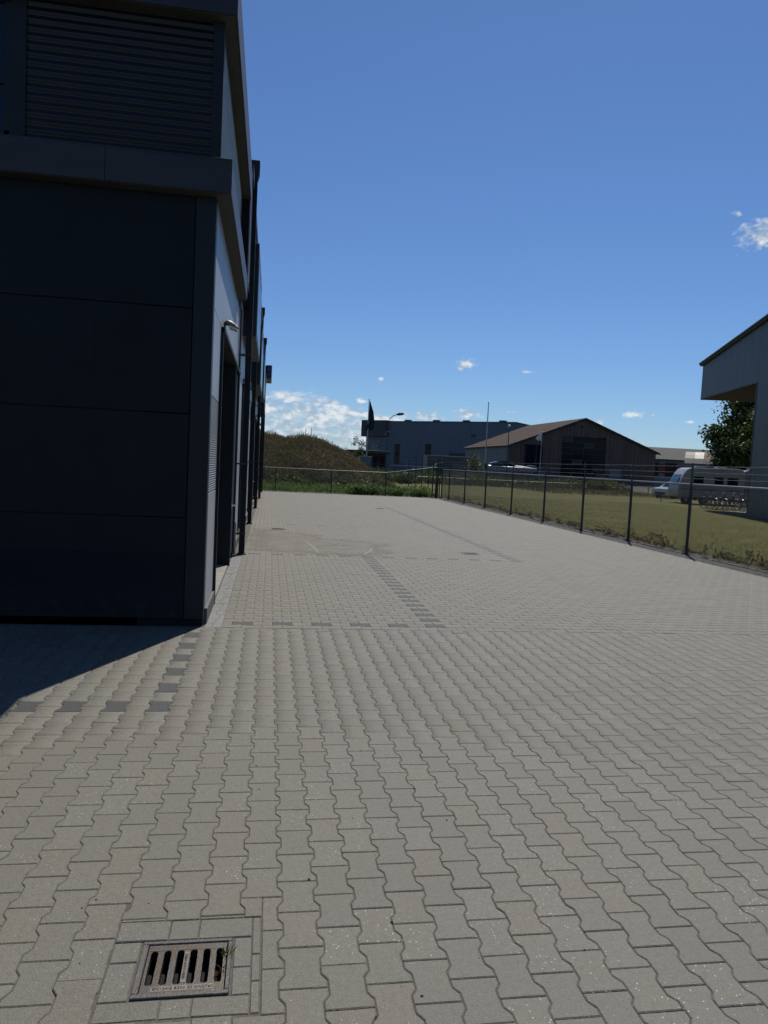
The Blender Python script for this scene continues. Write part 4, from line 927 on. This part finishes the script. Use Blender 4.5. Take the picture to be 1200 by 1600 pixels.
MB().box(xl + .002, xr, LB - .1, LB, 0, ze).build('back_wall', 'barn_dark', bn); MB().box(xr - .05, xr, .13, LB - .11, 0, ze - .05).build('side_wall', 'barn_board', bn); MB().box(xl + .001, xl + .05, .13, LB - .11, 0, ze - .1).build('inner_wall', 'barn_dark', bn)
for s, xe in ((-1, xl), (1, xr)):
    sl = (zp - ze) / abs(xe - xp); ov = xe + s * .45; zo = ze - sl * .45; r_ = MB()
    r_.prism([(xp, zp + .02), (ov, zo + .02), (ov, zo + .14), (xp, zp + .14)], 'y', -.35, LB + .3); rf = r_.build('roof', 'barn_roof', bn)
    n_ = 11; m_ = MB()
    for k in range(1, n_):                     # lapped sheets: one low step per course
        f0 = k / n_; xa, za = xp + (ov - xp) * f0, zp + (zo - zp) * f0; xb, zb = xp + (ov - xp) * (f0 - .004), zp + (zo - zp) * (f0 - .004)
        m_.prism([(xa, za + .141), (xb - s * .0, zb + .175), (xb - s * .35, zb + sl * .35 + .142)], 'y', -.34, LB + .29)
    m_.build('roof_lap', 'barn_roof', rf)
    MB().prism([(xp, zp - .12), (ov, zo - .10), (ov, zo + .13), (xp, zp + .145)], 'y', -.40, -.352).build('bargeboard', 'barn_dark', rf)
MB().lathe([(.16, -.005), (.22, -.012), (.22, .02)], (xp - .35, -.04, 7.3), 16, 'y').build('vent', 'barn_dark', bn)
dd = MB().box(doorx[0], doorx[1], .15, .2, .0, doorx[2]).build('door', 'barn_dark', bn)
for k in range(8): MB().box(doorx[0] + .02, doorx[1] - .02, .10, .148, .1 + k * .74, .17 + k * .74).build('door_rail', 'chassis', dd)
for k in range(5): MB().box(doorx[0] + .02 + k * 1.47, doorx[0] + .09 + k * 1.47, .095, .147, 0, 6.0).build('door_stile', 'chassis', dd)
for r in range(1, 8):
    for c in range(4):
        MB().box(doorx[0] + .11 + c * 1.47, doorx[0] + 1.46 + c * 1.47, .12, .14, .19 + r * .74 - .01, .82 + r * .74 if r < 7 else doorx[2] - .05).build('pane', 'dark_glass' if (r * 3 + c * 5) % 7 else 'stock_pale', dd)
wn = MB()
for b_ in ((winx[0], winx[0] + .08, winx[2], winx[3]), (winx[1] - .08, winx[1], winx[2], winx[3]), (winx[0] + .08, winx[1] - .08, winx[3] - .08, winx[3]), (winx[0] + .08, winx[1] - .08, winx[2], winx[2] + .08), (-6.5, -6.42, winx[2] + .08, winx[3] - .08)): wn.box(b_[0], b_[1], -.05, .0, b_[2], b_[3])
wn = wn.build('window', 'chassis', bn); MB().box(winx[0] + .08, -6.5, -.02, -.01, winx[2] + .08, winx[3] - .08).build('pane', 'window_glass', wn); MB().box(-6.42, winx[1] - .08, -.02, -.01, winx[2] + .08, winx[3] - .08).build('pane', 'window_glass', wn)
# stacked crates standing in the doorway
for k, (x, z, w_, h_, m_) in enumerate(((.35, 0, 1.0, 1.0, 'stock_cream'), (1.5, 0, 1.15, 1.25, 'stock_cream'), (.4, 1.0, .8, .5, 'stock_pale'))):
    o = thing('crate', ('cream crate on the left in the barn doorway', 'larger cream crate on the right in the barn doorway', 'grey crate resting on the cream crate in the barn doorway')[k], 'crate', (40 + x, BY - .65, BZ + z))
    MB().box(0, w_, 0, .45, .04, h_).build('box', m_, o, .01)
    for q in range(3): MB().box(-.01, w_ + .01, -.022, -.001, .08 + q * h_ * .32, .08 + q * h_ * .32 + h_ * .22).build('slat', m_, o)
sb = thing('notice_board', 'pale rectangular notice board on posts in front of the barn', 'board', (41.1, 84.6, .43))
MB().box(0, 1.45, -.02, .02, 1.0, 2.05).build('panel', 'cabinet', sb, .006)
for x in (.1, 1.35): MB().tube([(x, .05, -.1), (x, .05, 2.1)], .035, 8).build('post', 'pole_dark', sb)

# ------------------------------------------------------------------ large hall behind
ha = math.atan2(-25, 27.0)
hl = thing('industrial_hall', 'large blue grey industrial hall behind the barn', 'building', (19.3, 150, .43), ha)
HL = 42.0; HH = 9.85
x = 0.0
while x < HL - .01:
    x2 = min(x + 1.2, HL); MB().box(x + .006, x2 - .006, -.06, 0, 0, HH if x < 33 else HH - (x - 33) * .17).build('wall_panel', 'hall_panel', hl); x = x2
MB().prism([(0, 0), (HL, 0), (HL, 8.0), (33, HH - .06), (0, HH - .06)], 'y', .002, 30).build('body', 'hall_trim', hl)
MB().box(-.05, 33, -.12, .4, HH, HH + .22).build('roof_edge', 'hall_trim', hl); MB().prism([(33, HH), (HL, 8.1), (HL, 8.32), (33, HH + .22)], 'y', -.12, .4).build('roof_edge', 'hall_trim', hl)
for x in (9, 15.5, 22, 29.5): MB().box(x, x + 1.2, .1, 1.0, HH + .22, HH + .5).build('roof_light', 'hall_trim', hl, .03)
MB().box(-.9, 5.3, -.7, 4, 6.85, HH + .32).build('sign_box', 'hall_dark', hl, .02)
for (x0, x1, z0, z1) in ((7.1, 8.35, 1.4, 5.5), (14.2, 15.6, 1.4, 5.7)):
    wd = MB().box(x0, x1, -.10, -.061, z0, z1).build('window', 'hall_trim', hl)
    for q in range(3): MB().box(x0 + .08, x1 - .08, -.115, -.101, z0 + .08 + q * (z1 - z0) / 3, z0 + (q + 1) * (z1 - z0) / 3 - .05).build('pane', 'dark_glass', wd)
MB().box(19.6, 23.6, -.12, -.061, .2, 4.1).build('loading_door', 'hall_dark', hl, .02); MB().box(24.2, 24.9, -.35, -.061, 7.3, 7.7).build('wall_light', 'chassis', hl, .05)
# low buildings and cabinets beside the hall
gh = thing('gatehouse', 'low dark brick gatehouse with flat roof left of the hall', 'building', (9.9, 92, .43))
MB().box(0, 4.6, 0, 4, 0, 2.55).build('wall', 'brick_dark', gh); MB().box(-.4, 4.9, -.5, 4.3, 2.55, 2.95).build('roof', 'hall_dark', gh, .02)
for x in (1.9, 2.9, 3.8): MB().box(x, x + .6, -.05, -.001, .9, 2.2).build('window', 'dark_glass', gh)
MB().box(.3, 1.3, -.05, -.001, 0, 2.2).build('door', 'hall_dark', gh)
cb = thing('utility_cabinet', 'light grey utility cabinet at the foot of the flagpole', 'cabinet', (9.2, 76, .40))
MB().box(0, 1.25, 0, .9, 0, 1.95).build('housing', 'cabinet', cb, .03); MB().box(-.05, 1.3, -.05, .95, 1.95, 2.05).build('roof', 'cabinet', cb, .01)
for x in (.06, .64): MB().box(x, x + .54, -.02, -.001, .1, 1.88).build('door', 'cabinet', cb, .005)
MB().box(.58, .66, -.04, -.021, .9, 1.1).build('handle', 'chassis', cb)
cn_ = thing('storage_container', 'pale grey storage container in front of the blue hall', 'container', (19.8, 92, .43))
MB().box(0, 5.6, 0, 2.4, 0, 2.75).build('box', 'hut_grey', cn_, .02)
for k in range(18): MB().box(.15 + k * .3, .3 + k * .3, -.04, -.001, .1, 2.6).build('rib', 'hut_grey', cn_)
for k in range(5):
    o = thing('concrete_block', ('leftmost', 'second from the left', 'middle', 'fourth from the left', 'rightmost')[k] + ' of the pale concrete blocks lying by the road', 'block', (12.4 + k * .95, 75.8, .38), 0, 'concrete blocks by the road')
    MB().box(0, .8, 0, .5, 0, .42).build('block', 'concrete', o, .03); MB().tube([(.3, .25, .41), (.3, .25, .49), (.5, .25, .49), (.5, .25, .41)], .02, 5).build('lifting_eye', 'chassis', o)
# shop with the red band
sh = thing('workshop', 'low workshop with red band and grey corrugated roof beyond the caravans', 'building', (51.0, 95, .43), rad(-3))
MB().box(0, 13, 0, 9, 0, 3.9).build('wall', 'shop_white', sh); MB().box(-.02, 13.02, -.06, -.001, 1.9, 3.2).build('red_band', 'shop_red', sh)
rr_ = MB(); n_ = 52; top = []; 
for k in range(n_ + 1):
    xx = -.4 + 13.8 * k / n_; dz = .05 * (k % 2); top.append((xx, dz))
for k in range(n_):
    (xa, da), (xb, db) = top[k], top[k + 1]; rr_.poly([(xa, -.5, 3.85 + da), (xb, -.5, 3.85 + db), (xb, 4.5, 5.65 + db), (xa, 4.5, 5.65 + da)]); rr_.poly([(xa, 4.5, 5.65 + da), (xb, 4.5, 5.65 + db), (xb, 9.5, 3.85 + db), (xa, 9.5, 3.85 + da)])
rf = rr_.build('roof', 'roof_grey', sh); MB().prism([(0, 3.9), (9, 3.9), (4.5, 5.55)], 'x', .02, .1).build('gable', 'shop_white', sh); MB().box(-.4, 13.4, -.56, -.505, 3.68, 3.86).build('gutter', 'hall_dark', rf)
for x in (.6, 3.2, 7.5): wd = MB().box(x, x + 1.7, -.10, -.061, 1.5, 3.4).build('window', 'hall_dark', sh); MB().box(x + .08, x + 1.62, -.115, -.101, 1.58, 3.32).build('pane', 'dark_glass', wd)
# round-roofed hut
hu = thing('nissen_hut', 'round roofed hut with rusty and white metal sheets behind the caravans', 'building', (43.9, 73, .2), rad(-33))
a = np.linspace(0, math.pi, 15); rad_h = 3.6
bands = ['hut_grey', 'hut_white', 'hut_rust', 'hut_white', 'hut_grey', 'hut_white', 'hut_grey', 'hut_rust']
for k, bm_ in enumerate(bands):
    x0, x1 = k * .95, (k + 1) * .95 - .02
    for (i0, i1, mm) in ((0, 4, 'hut_grey'), (4, 11, bm_), (11, 14, 'hut_grey')):
        m_ = MB()
        for i in range(i0, i1): m_.poly([(x0, 3 - rad_h * math.cos(a[i]), 1 + rad_h * math.sin(a[i]) * .98), (x1, 3 - rad_h * math.cos(a[i]), 1 + rad_h * math.sin(a[i]) * .98), (x1, 3 - rad_h * math.cos(a[i + 1]), 1 + rad_h * math.sin(a[i + 1]) * .98), (x0, 3 - rad_h * math.cos(a[i + 1]), 1 + rad_h * math.sin(a[i + 1]) * .98)])
        m_.build('roof_sheet', mm, hu, smooth=True)
MB().prism([(3 - rad_h * .985 * math.cos(t_), 1 + rad_h * .96 * math.sin(t_)) for t_ in a] + [(3 + rad_h * .985, 0), (3 - rad_h * .985, 0)], 'x', .03, .1).build('end_wall', 'hut_grey', hu); MB().box(.1, 7.5, -.58, -.5, 0, 1.0).build('low_wall', 'hut_grey', hu)

# ------------------------------------------------------------------ boat on a low-loader
tr = thing('trailer', 'long dark flatbed trailer carrying the boat beside the road', 'trailer', (19.7, 80, .445))
MB().box(0, 11.9, 0, .14, .55, .72).build('beam', 'chassis', tr); MB().box(0, 11.9, 1.9, 2.04, .55, .72).build('beam', 'chassis', tr)
for k in range(12): MB().box(.2 + k * 1.02, .75 + k * 1.02, .0, 2.04, .722, .76).build('deck_plank', 'chassis', tr)
for x in (2.1, 3.05, 4.05, 9.6, 10.7): wheel(tr, x, .05, .40, .40, .26); wheel(tr, x, 1.98, .40, .40, .26)
MB().box(11.5, 11.9, .2, 1.8, .76, 1.5).build('headboard', 'chassis', tr); MB().box(0, .12, .1, 1.9, .3, .55).build('bumper', 'chassis', tr)
bt = thing('motor_boat', 'white and dark motor boat with windscreen on the trailer', 'boat', (24.4, 81.0, 1.20))
secs = []
for (x, wd, zk, zd, zc) in ((0, .85, .12, .95, .30), (1.2, 1.05, .05, .92, .28), (2.6, 1.1, .02, .90, .30), (4.0, .95, .06, .88, .38), (5.2, .55, .22, .82, .52), (5.95, .06, .55, .76, .66)):
    secs.append([(x, 0, zk), (x, -wd * .82, zc), (x, -wd, zd), (x, -wd * .9, zd + .05), (x, 0, zd + .10), (x, wd * .9, zd + .05), (x, wd, zd), (x, wd * .82, zc)])
MB().loft(secs).build('hull', 'boat_hull', bt, smooth=False)
MB().loft([[(x * 1.003, y_ * .985, z + .012) for (x, y_, z) in s_[3:6]] + [(s_[4][0] * 1.003, 0, s_[4][2] - .02)] for s_ in secs]).build('deck', 'boat_white', bt)
MB().loft([[(1.2, -.85, .95), (1.2, .85, .95), (1.2, .7, 1.5), (1.2, -.7, 1.5)], [(2.3, -.85, .95), (2.3, .85, .95), (2.2, .66, 1.55), (2.2, -.66, 1.55)], [(3.4, -.7, .95), (3.4, .7, .95), (2.9, .5, 1.30), (2.9, -.5, 1.30)]]).build('windscreen', 'window_glass', bt); MB().loft([[(.3, -.8, .96), (.3, .8, .96), (.3, .75, 1.25), (.3, -.75, 1.25)], [(1.19, -.84, .96), (1.19, .84, .96), (1.19, .7, 1.49), (1.19, -.7, 1.49)]]).build('cover', 'boat_navy', bt)
MB().loft([[(2.3, -.8, .97), (2.3, .8, .97), (2.3, .6, 1.20), (2.3, -.6, 1.20)], [(4.2, -.7, .95), (4.2, .7, .95), (4.2, .5, 1.08), (4.2, -.5, 1.08)], [(5.3, -.35, .88), (5.3, .35, .88), (5.3, .2, .95), (5.3, -.2, .95)]]).build('cabin_top', 'boat_white', bt, .02)
m_ = MB(); m_.tube([(4.9, -.5, .88), (5.0, -.5, 1.2), (5.95, 0, 1.12), (5.0, .5, 1.2), (4.9, .5, .88)], .02, 6); m_.build('bow_rail', 'steel', bt)
MB().loft([[(-.35, -.2, .5), (-.35, .2, .5), (-.3, .18, 1.3), (-.3, -.18, 1.3)], [(-.02, -.2, .5), (-.02, .2, .5), (-.02, .18, 1.25), (-.02, -.18, 1.25)]]).build('outboard_motor', 'boat_navy', bt, .03)
for x in (1.0, 4.3): MB().prism([(x - .1, -.44), (x + .1, -.44), (x + .06, .1), (x - .06, .1)], 'y', -.6, .6).build('cradle', 'chassis', bt)
# green container and shrubs by the road
gc = thing('waste_container', 'dark green waste container with rounded lid by the barn side', 'container', (20.0, 88.3, .43))
MB().prism([(0, 0), (2.3, 0), (2.45, 1.1), (-.1, 1.1)], 'y', 0, 1.4).build('body', 'machine_green', gc, .03); MB().prism([(-.1, 1.105)] + [(1.18 - 1.28 * math.cos(t_), 1.105 + .75 * math.sin(t_)) for t_ in np.linspace(0, math.pi, 9)], 'y', .02, 1.38).build('lid', 'machine_green', gc)
for x in (.3, 1.8): wheel(gc, x, .02, .1, .1, .08)

# ------------------------------------------------------------------ poles, flags, lamps
def flagpole(label, x, y, z0, h, r):
    t_ = thing('flagpole', label, 'flagpole', (x, y, z0)); MB().tube([(0, 0, -.1), (0, 0, h * .5), (0, 0, h)], [r, r * .85, r * .55], 10).build('pole', 'pole_white', t_); MB().lathe([(.02, 0), (r * 1.2, .03), (r * 1.2, .08), (.01, .12)], (0, 0, h), 12).build('cap', 'pole_white', t_); MB().lathe([(r * 2.2, -.05), (r * 2, .25), (r * 1.1, .3)], (0, 0, 0), 12).build('base', 'galvanised', t_)
def flag(label, x, y, ztop, m_, pts, fold):
    """hanging cloth: rows down, columns across the folds"""
    mb_ = MB(); rows = len(pts); cols = 14
    for r, (z, x0, x1) in enumerate(pts):
        for c in range(cols): q = c / (cols - 1); mb_.v.append((x0 + (x1 - x0) * q, fold * math.sin(q * 15 + r * .35) * (.3 + .7 * r / rows), z))
    for r in range(rows - 1):
        for c in range(cols - 1): a_ = r * cols + c; mb_.f.append((a_, a_ + 1, a_ + 1 + cols, a_ + cols)); mb_.m.append(0)
    o = mb_.build('flag', m_, None, smooth=True); o.location = (x, y, ztop); md = o.modifiers.new('thickness', 'SOLIDIFY'); md.thickness = .012
    return tag(o, label, 'flag')
flagpole('tall pale flagpole with the hanging dark flag', 10.42, 80, .43, 8.2, .075)
flag('dark navy flag hanging limp from its flagpole left of the hall', 10.42, 79.98, 8.5, 'flag_navy', [(0, .06, .14), (-.5, .06, .30), (-1.1, .05, .52), (-1.7, .04, .62), (-2.3, -.05, .70), (-2.9, -.22, .62), (-3.15, -.35, .40)], .10)
flagpole('tall bare flagpole in front of the hall, without a flag', 25.1, 84, .43, 9.1, .085)
flagpole('short flagpole with the white flag in front of the barn', 28.3, 74.5, .25, 5.6, .055)
flag('small white flag on the short pole in front of the barn', 28.3, 74.48, 5.75, 'flag_white', [(0, -.05, .02), (-.1, -.30, .02), (-.3, -.52, .02), (-.55, -.68, .02), (-.75, -.45, .02)], .05)
sl = thing('street_lamp', 'dark street lamp with curved arm in front of the hall', 'street lamp', (10.8, 68.5, -.05))
MB().tube([(0, 0, 0), (0, 0, 1.0), (0, 0, 5.6), (.12, 0, 6.05), (.5, 0, 6.38), (.85, 0, 6.48)], [.09, .06, .045, .04, .035, .035], 10).build('mast', 'pole_dark', sl)
MB().loft([[(.75, -.08, 6.45), (.75, .08, 6.45), (.75, .06, 6.53), (.75, -.06, 6.53)], [(1.0, -.15, 6.40), (1.0, .15, 6.40), (1.0, .11, 6.66), (1.0, -.11, 6.66)], [(1.35, -.14, 6.46), (1.35, .14, 6.46), (1.35, .09, 6.68), (1.35, -.09, 6.68)], [(1.5, -.05, 6.55), (1.5, .05, 6.55), (1.5, .04, 6.62), (1.5, -.04, 6.62)]]).build('lantern', 'pole_dark', sl, .01)
MB().box(-.16, .18, -.12, .12, 4.45, 4.85).build('switch_box', 'pole_dark', sl, .02)
lp = thing('lamp_post', 'slim lamp post with small round white lamp by the boat', 'street lamp', (25.8, 78, .43))
MB().tube([(0, 0, -.1), (0, 0, 6.0)], [.07, .045], 10).build('mast', 'pole_dark', lp); MB().lathe([(.05, 0), (.16, .05), (.18, .16), (.12, .27), (.02, .31)], (0, 0, 6.0), 14).build('globe', 'white_metal', lp, smooth=True)
for k, (x, lb) in enumerate(((183.5, 'left of two thin far masts above the overgrown mound'), (212.8, 'right of two thin far masts above the overgrown mound'))):
    o = thing('radio_mast', lb, 'mast', (x * .1 + (0 if k == 0 else 0), 400, .4), 0, 'far masts'); h_ = 19.0
    for s in ((-.35, -.3), (.35, -.3), (0, .4)): MB().tube([(s[0], s[1], 0), (s[0] * .5, s[1] * .5, h_ * .7), (s[0] * .2, s[1] * .2, h_)], .07, 5).build('leg', 'pole_dark', o)
    MB().box(-.7, .7, -.2, .2, h_ * .62, h_ * .68).build('antenna', 'pole_dark', o)

# ------------------------------------------------------------------ vegetation
def U(a, b, n): return rng.uniform(a, b, n)
# mown lawn: short blades, denser close by
n = 120000; yy = 10 + 34 * rng.random(n) ** 1.5; xx = 9.66 + 15.5 * rng.random(n) ** 1.35
ok = (xx < 24.6) & ~((xx > 23.0 + (yy - 33) * .26) & (yy > 30)); xx, yy = xx[ok], yy[ok]
lg = leaves('lawn_grass', np.stack([xx, yy, np.full(len(xx), -.005)], 1), np.full(len(xx), .040), 'grass_blades', None, aspect=.2, upright=.3)
tag(lg, 'dry mown grass of the lawn behind the fence', 'grass', kind='stuff')
# withered weeds on the soil along the kerb
pts_, sz = [], []
for c in range(210):
    cy = 8 + 30 * rng.random() ** 1.3; cx = 9.32 + .30 * rng.random(); h_ = .03 + .20 * rng.random() ** 4; m_n = int(14 + 60 * h_ / .25)
    z_ = rng.random(m_n) ** .8 * h_; pts_.append(np.stack([cx + rng.normal(0, .05, m_n) * (.4 + z_ / h_ * .6), cy + rng.normal(0, .07, m_n), .01 + z_], 1)); sz.append(.025 + .04 * rng.random(m_n))
for cx, cy in ((9.55, 12.75), (9.6, 13.3), (9.45, 12.3), (9.5, 14.1), (9.5, 17.0), (9.45, 18.0), (9.4, 16.4)):
    m_n = 110; hm = .14 + .22 * rng.random(); z_ = rng.random(m_n) ** .7 * hm; pts_.append(np.stack([cx + rng.normal(0, .07, m_n), cy + rng.normal(0, .09, m_n), z_], 1)); sz.append(.03 + .05 * rng.random(m_n))
o = leaves('kerb_weeds', np.concatenate(pts_), np.concatenate(sz), 'weed_brown', None, aspect=.32, upright=.45); tag(o, 'withered brown weeds on the soil strip under the fence', 'weeds', kind='stuff')
# green growth behind the far fence
n = 15000; xx = U(-2.5, 9.0, n); yy = 39.15 + 8 * rng.random(n) ** 1.6; hz = (.22 + .35 * rng.random(n) ** 2) * (1 + .5 * np.sin(xx * 1.7) * np.sin(yy * .9))
o = leaves('tall_grass', np.stack([xx, yy, rng.random(n) * hz * .7 - .04], 1), .12 + .12 * rng.random(n), 'weed_green', None, aspect=.14, upright=.62); tag(o, 'fresh green tall grass behind the low far fence', 'grass', kind='stuff')
pts_ = []
for c in range(26):
    cx, cy = rng.uniform(4.4, 8.9), rng.uniform(39.25, 40.2); h_ = .28 + .3 * rng.random(); q = rng.normal(0, 1, (240, 3)) * (.24, .24, .0); q[:, 2] = rng.random(240) ** .8 * h_; pts_.append(q + (cx, cy, 0))
o = leaves('nettles', np.concatenate(pts_), np.full(26 * 240, .12), 'weed_green', None, aspect=.5, upright=.1); tag(o, 'leafy green nettles at the foot of the far fence corner', 'weeds', kind='stuff')
# overgrown mound
def mound(x, y):
    px = np.interp(x, [-14, -6, 0, 3.2, 4.6, 5.5, 6.4, 7.3, 8.0], [3.1, 3.1, 3.05, 2.95, 2.55, 2.05, 1.35, .55, 0]); ty = np.clip(1 - ((y - 54) / 8.0) ** 2, 0, 1)
    return px * ty ** .8 + .16 * np.sin(x * 1.9 + y) * np.cos(y * 1.3) * (ty > .1) - .07 * (ty <= 0)
hx, hy = np.meshgrid(np.arange(-14, 8.6, .4), np.arange(45.8, 62.4, .4)); hz = mound(hx, hy); n_ = hx.shape[1]; ii = (np.arange(hx.shape[0] - 1)[:, None] * n_ + np.arange(n_ - 1)[None]).ravel()
o = link('mound', raw_mesh('mound', np.stack([hx, hy, hz], -1).reshape(-1, 3), np.stack([ii, ii + 1, ii + 1 + n_, ii + n_], 1), ['hill_soil'])); tag(o, kind='structure')
n = 90000; xx = U(-5, 8.0, n); yy = 46 + 10.5 * rng.random(n); g = mound(xx, yy); clump = .5 + .5 * np.sin(xx * 2.3 + 1.7 * np.sin(yy * 1.1)) * np.sin(yy * 1.9 + xx)
hh = .15 + .50 * clump * rng.random(n) + .12 * rng.random(n)
o = leaves('mound_weeds', np.stack([xx, yy, g + hh * rng.random(n) ** .6], 1), .08 + .10 * rng.random(n), 'weed_dry', None, aspect=.2, upright=.55); tag(o, 'reddish brown dry weeds covering the mound', 'weeds', kind='stuff')
n = 9000; xx = U(-5, 8.0, n); yy = 45.2 + 2.2 * rng.random(n); o = leaves('bramble', np.stack([xx, yy, (.25 + .75 * (.5 + .5 * np.sin(xx * 1.4)) * rng.random(n)) * rng.random(n)], 1), .14 + .1 * rng.random(n), 'leaf_mid', None, aspect=.6); tag(o, 'dark green brambles along the foot of the mound', 'shrubs', kind='stuff')
# rough verge between lawn and road
n = 26000; xx = U(9.5, 37, n); yy = 70.6 + 4.6 * rng.random(n); cl = .5 + .5 * np.sin(xx * .9 + 2 * np.sin(xx * .37)); hh = (.35 + .75 * cl * rng.random(n)); zz = terrain_z(xx, yy) + hh * rng.random(n) ** .7
o = leaves('verge_weeds', np.stack([xx, yy, zz], 1), .16 + .16 * rng.random(n), 'leaf_mid', None, aspect=.3, upright=.45); tag(o, 'tall dull green weeds on the verge in front of the road', 'weeds', kind='stuff')
n = 6000; xx = U(22.5, 36, n); yy = U(56, 71, n); o = leaves('rough_grass', np.stack([xx, yy, .2 * rng.random(n) - .05], 1), .15 + .1 * rng.random(n), 'weed_dry', None, aspect=.2, upright=.5); tag(o, 'rough dry grass at the far corner of the lawn', 'grass', kind='stuff')
def bush(name, label, c, r, n, m_, cat='shrub', stem=True):
    t_ = thing(name, label, cat, c); cl = rng.normal(size=(14, 3)); cl /= np.linalg.norm(cl, axis=1)[:, None]; cl *= rng.uniform(.3, .85, (14, 1)); cl[:, 2] = np.abs(cl[:, 2]) * .9 + .1
    pts_ = (cl[rng.integers(0, 14, n)] + rng.normal(0, .22, (n, 3))) * r; pts_[:, 2] = np.abs(pts_[:, 2])
    leaves('crown', pts_, np.full(n, .17), m_, t_, aspect=.5)
    m2 = MB()
    for k in range(5): m2.tube([(0, 0, -.1), (cl[k][0] * r[0] * .5, cl[k][1] * r[1] * .5, r[2] * .4), tuple(cl[k] * np.array(r))], [.05, .03, .01], 5)
    m2.build('stem', 'bark', t_); return t_
bush('shrub', 'light green shrub beside the trailer and the bare flagpole', (21.8, 76.3, .4), (1.3, .9, 2.5), 1900, 'leaf_light')
bush('shrub', 'yellow green shrub above the gatehouse roof', (13.6, 97, .4), (1.2, 1.0, 3.9), 1300, 'leaf_light')
bush('shrub', 'dark green low shrub on the lawn verge in front of the barn', (33.0, 70.2, 0), (1.5, .9, 1.1), 1600, 'leaf_mid')
bush('shrub', 'grey green low shrub left of the gate behind the slim fence', (13.2, 68.5, 0), (1.6, .9, 1.2), 1600, 'leaf_mid')
def tree(label, base, h, cr, n, m_, trunk_r, nclump=46, leaf=.2, tilt=0, low=.28):
    """tapered trunk, forking limbs, leaf clumps at the limb ends with gaps between"""
    t_ = thing('tree', label, 'tree', base)
    wood = MB(); ctr = np.array([0, 0, h * (.5 + low / 2)]); ez = h * (1 - low) / 2
    wood.tube([(0, 0, -.2), (.05, .02, h * .2), (.12 + tilt, -.05, h * .45), (.05 + tilt, .03, h * .8)], [trunk_r, trunk_r * .8, trunk_r * .5, trunk_r * .12], 9)
    cl = []
    for k in range(nclump):
        d = rng.normal(size=3); d /= np.linalg.norm(d); rr = .45 + .55 * rng.random() ** .5; p = ctr + d * np.array([cr, cr, ez]) * rr * (1 + .15 * math.sin(k * 2.1)); cl.append(p)
        if k % 2 == 0:
            s = np.array([.1, 0, max(h * .22, p[2] - (abs(p[0]) + abs(p[1])) * .8)]); mid = (s + p) / 2 + rng.normal(0, .15, 3); wood.tube([tuple(s), tuple(mid), tuple(p)], [trunk_r * .32, trunk_r * .18, .015], 5)
    tk = wood.build('trunk', 'bark', t_)
    cl = np.array(cl); idx = rng.integers(0, nclump, n); sp = cr * .20 * (.7 + .6 * rng.random(nclump))[idx]
    leaves('crown', cl[idx] + rng.normal(size=(n, 3)) * sp[:, None] * (1, 1, .75), np.full(n, leaf), m_, t_, aspect=.6)
    return t_
tree('large dark green tree under the edge of the shed canopy', (43.9, 62.5, -.05), 10.6, 2.75, 24000, 'leaf_dark', .24, 84, .33, low=.16)
tree('lighter yellow green tree close beside the shed wall', (42.6, 58.5, -.05), 7.6, 2.1, 11000, 'leaf_light', .15, 44, .27, low=.14)
tree('small thin tree above the mound end, left of the hall', (10.7, 90, .4), 4.6, .95, 500, 'leaf_mid', .05, 16, .17, low=.35)

# grit, pebbles and leaf scraps lying on the blocks
n = 130; yy = 1.9 + 16 * rng.random(n) ** 1.6; xx = np.where(rng.random(n) < .5, -.2 + rng.normal(0, .5, n) + yy * .1, rng.uniform(-.5, 1, n) * yy * .5)
ok = ~((yy > 7.1) & (xx < -.35)) & ~((xx > -.47) & (xx < .04) & (yy < 2.62)); xx, yy = xx[ok], yy[ok]
m_ = MB()
for x, y in zip(xx, yy):
    r_ = .002 + .0035 * rng.random() ** 2; a0 = rng.random() * 6
    m_.loft([[(x + r_ * k * math.cos(a0 + q * 1.26) * (1 + .3 * math.sin(q * 2.3)), y + r_ * k * math.sin(a0 + q * 1.26), z) for q in range(5)] for k, z in ((.8, -.001), (1, r_ * .35), (.45, r_ * .8))])
o = m_.build('grit', ['hill_soil']); tag(o, 'scattered dark grit and scraps lying on the paving', 'grit', kind='stuff')
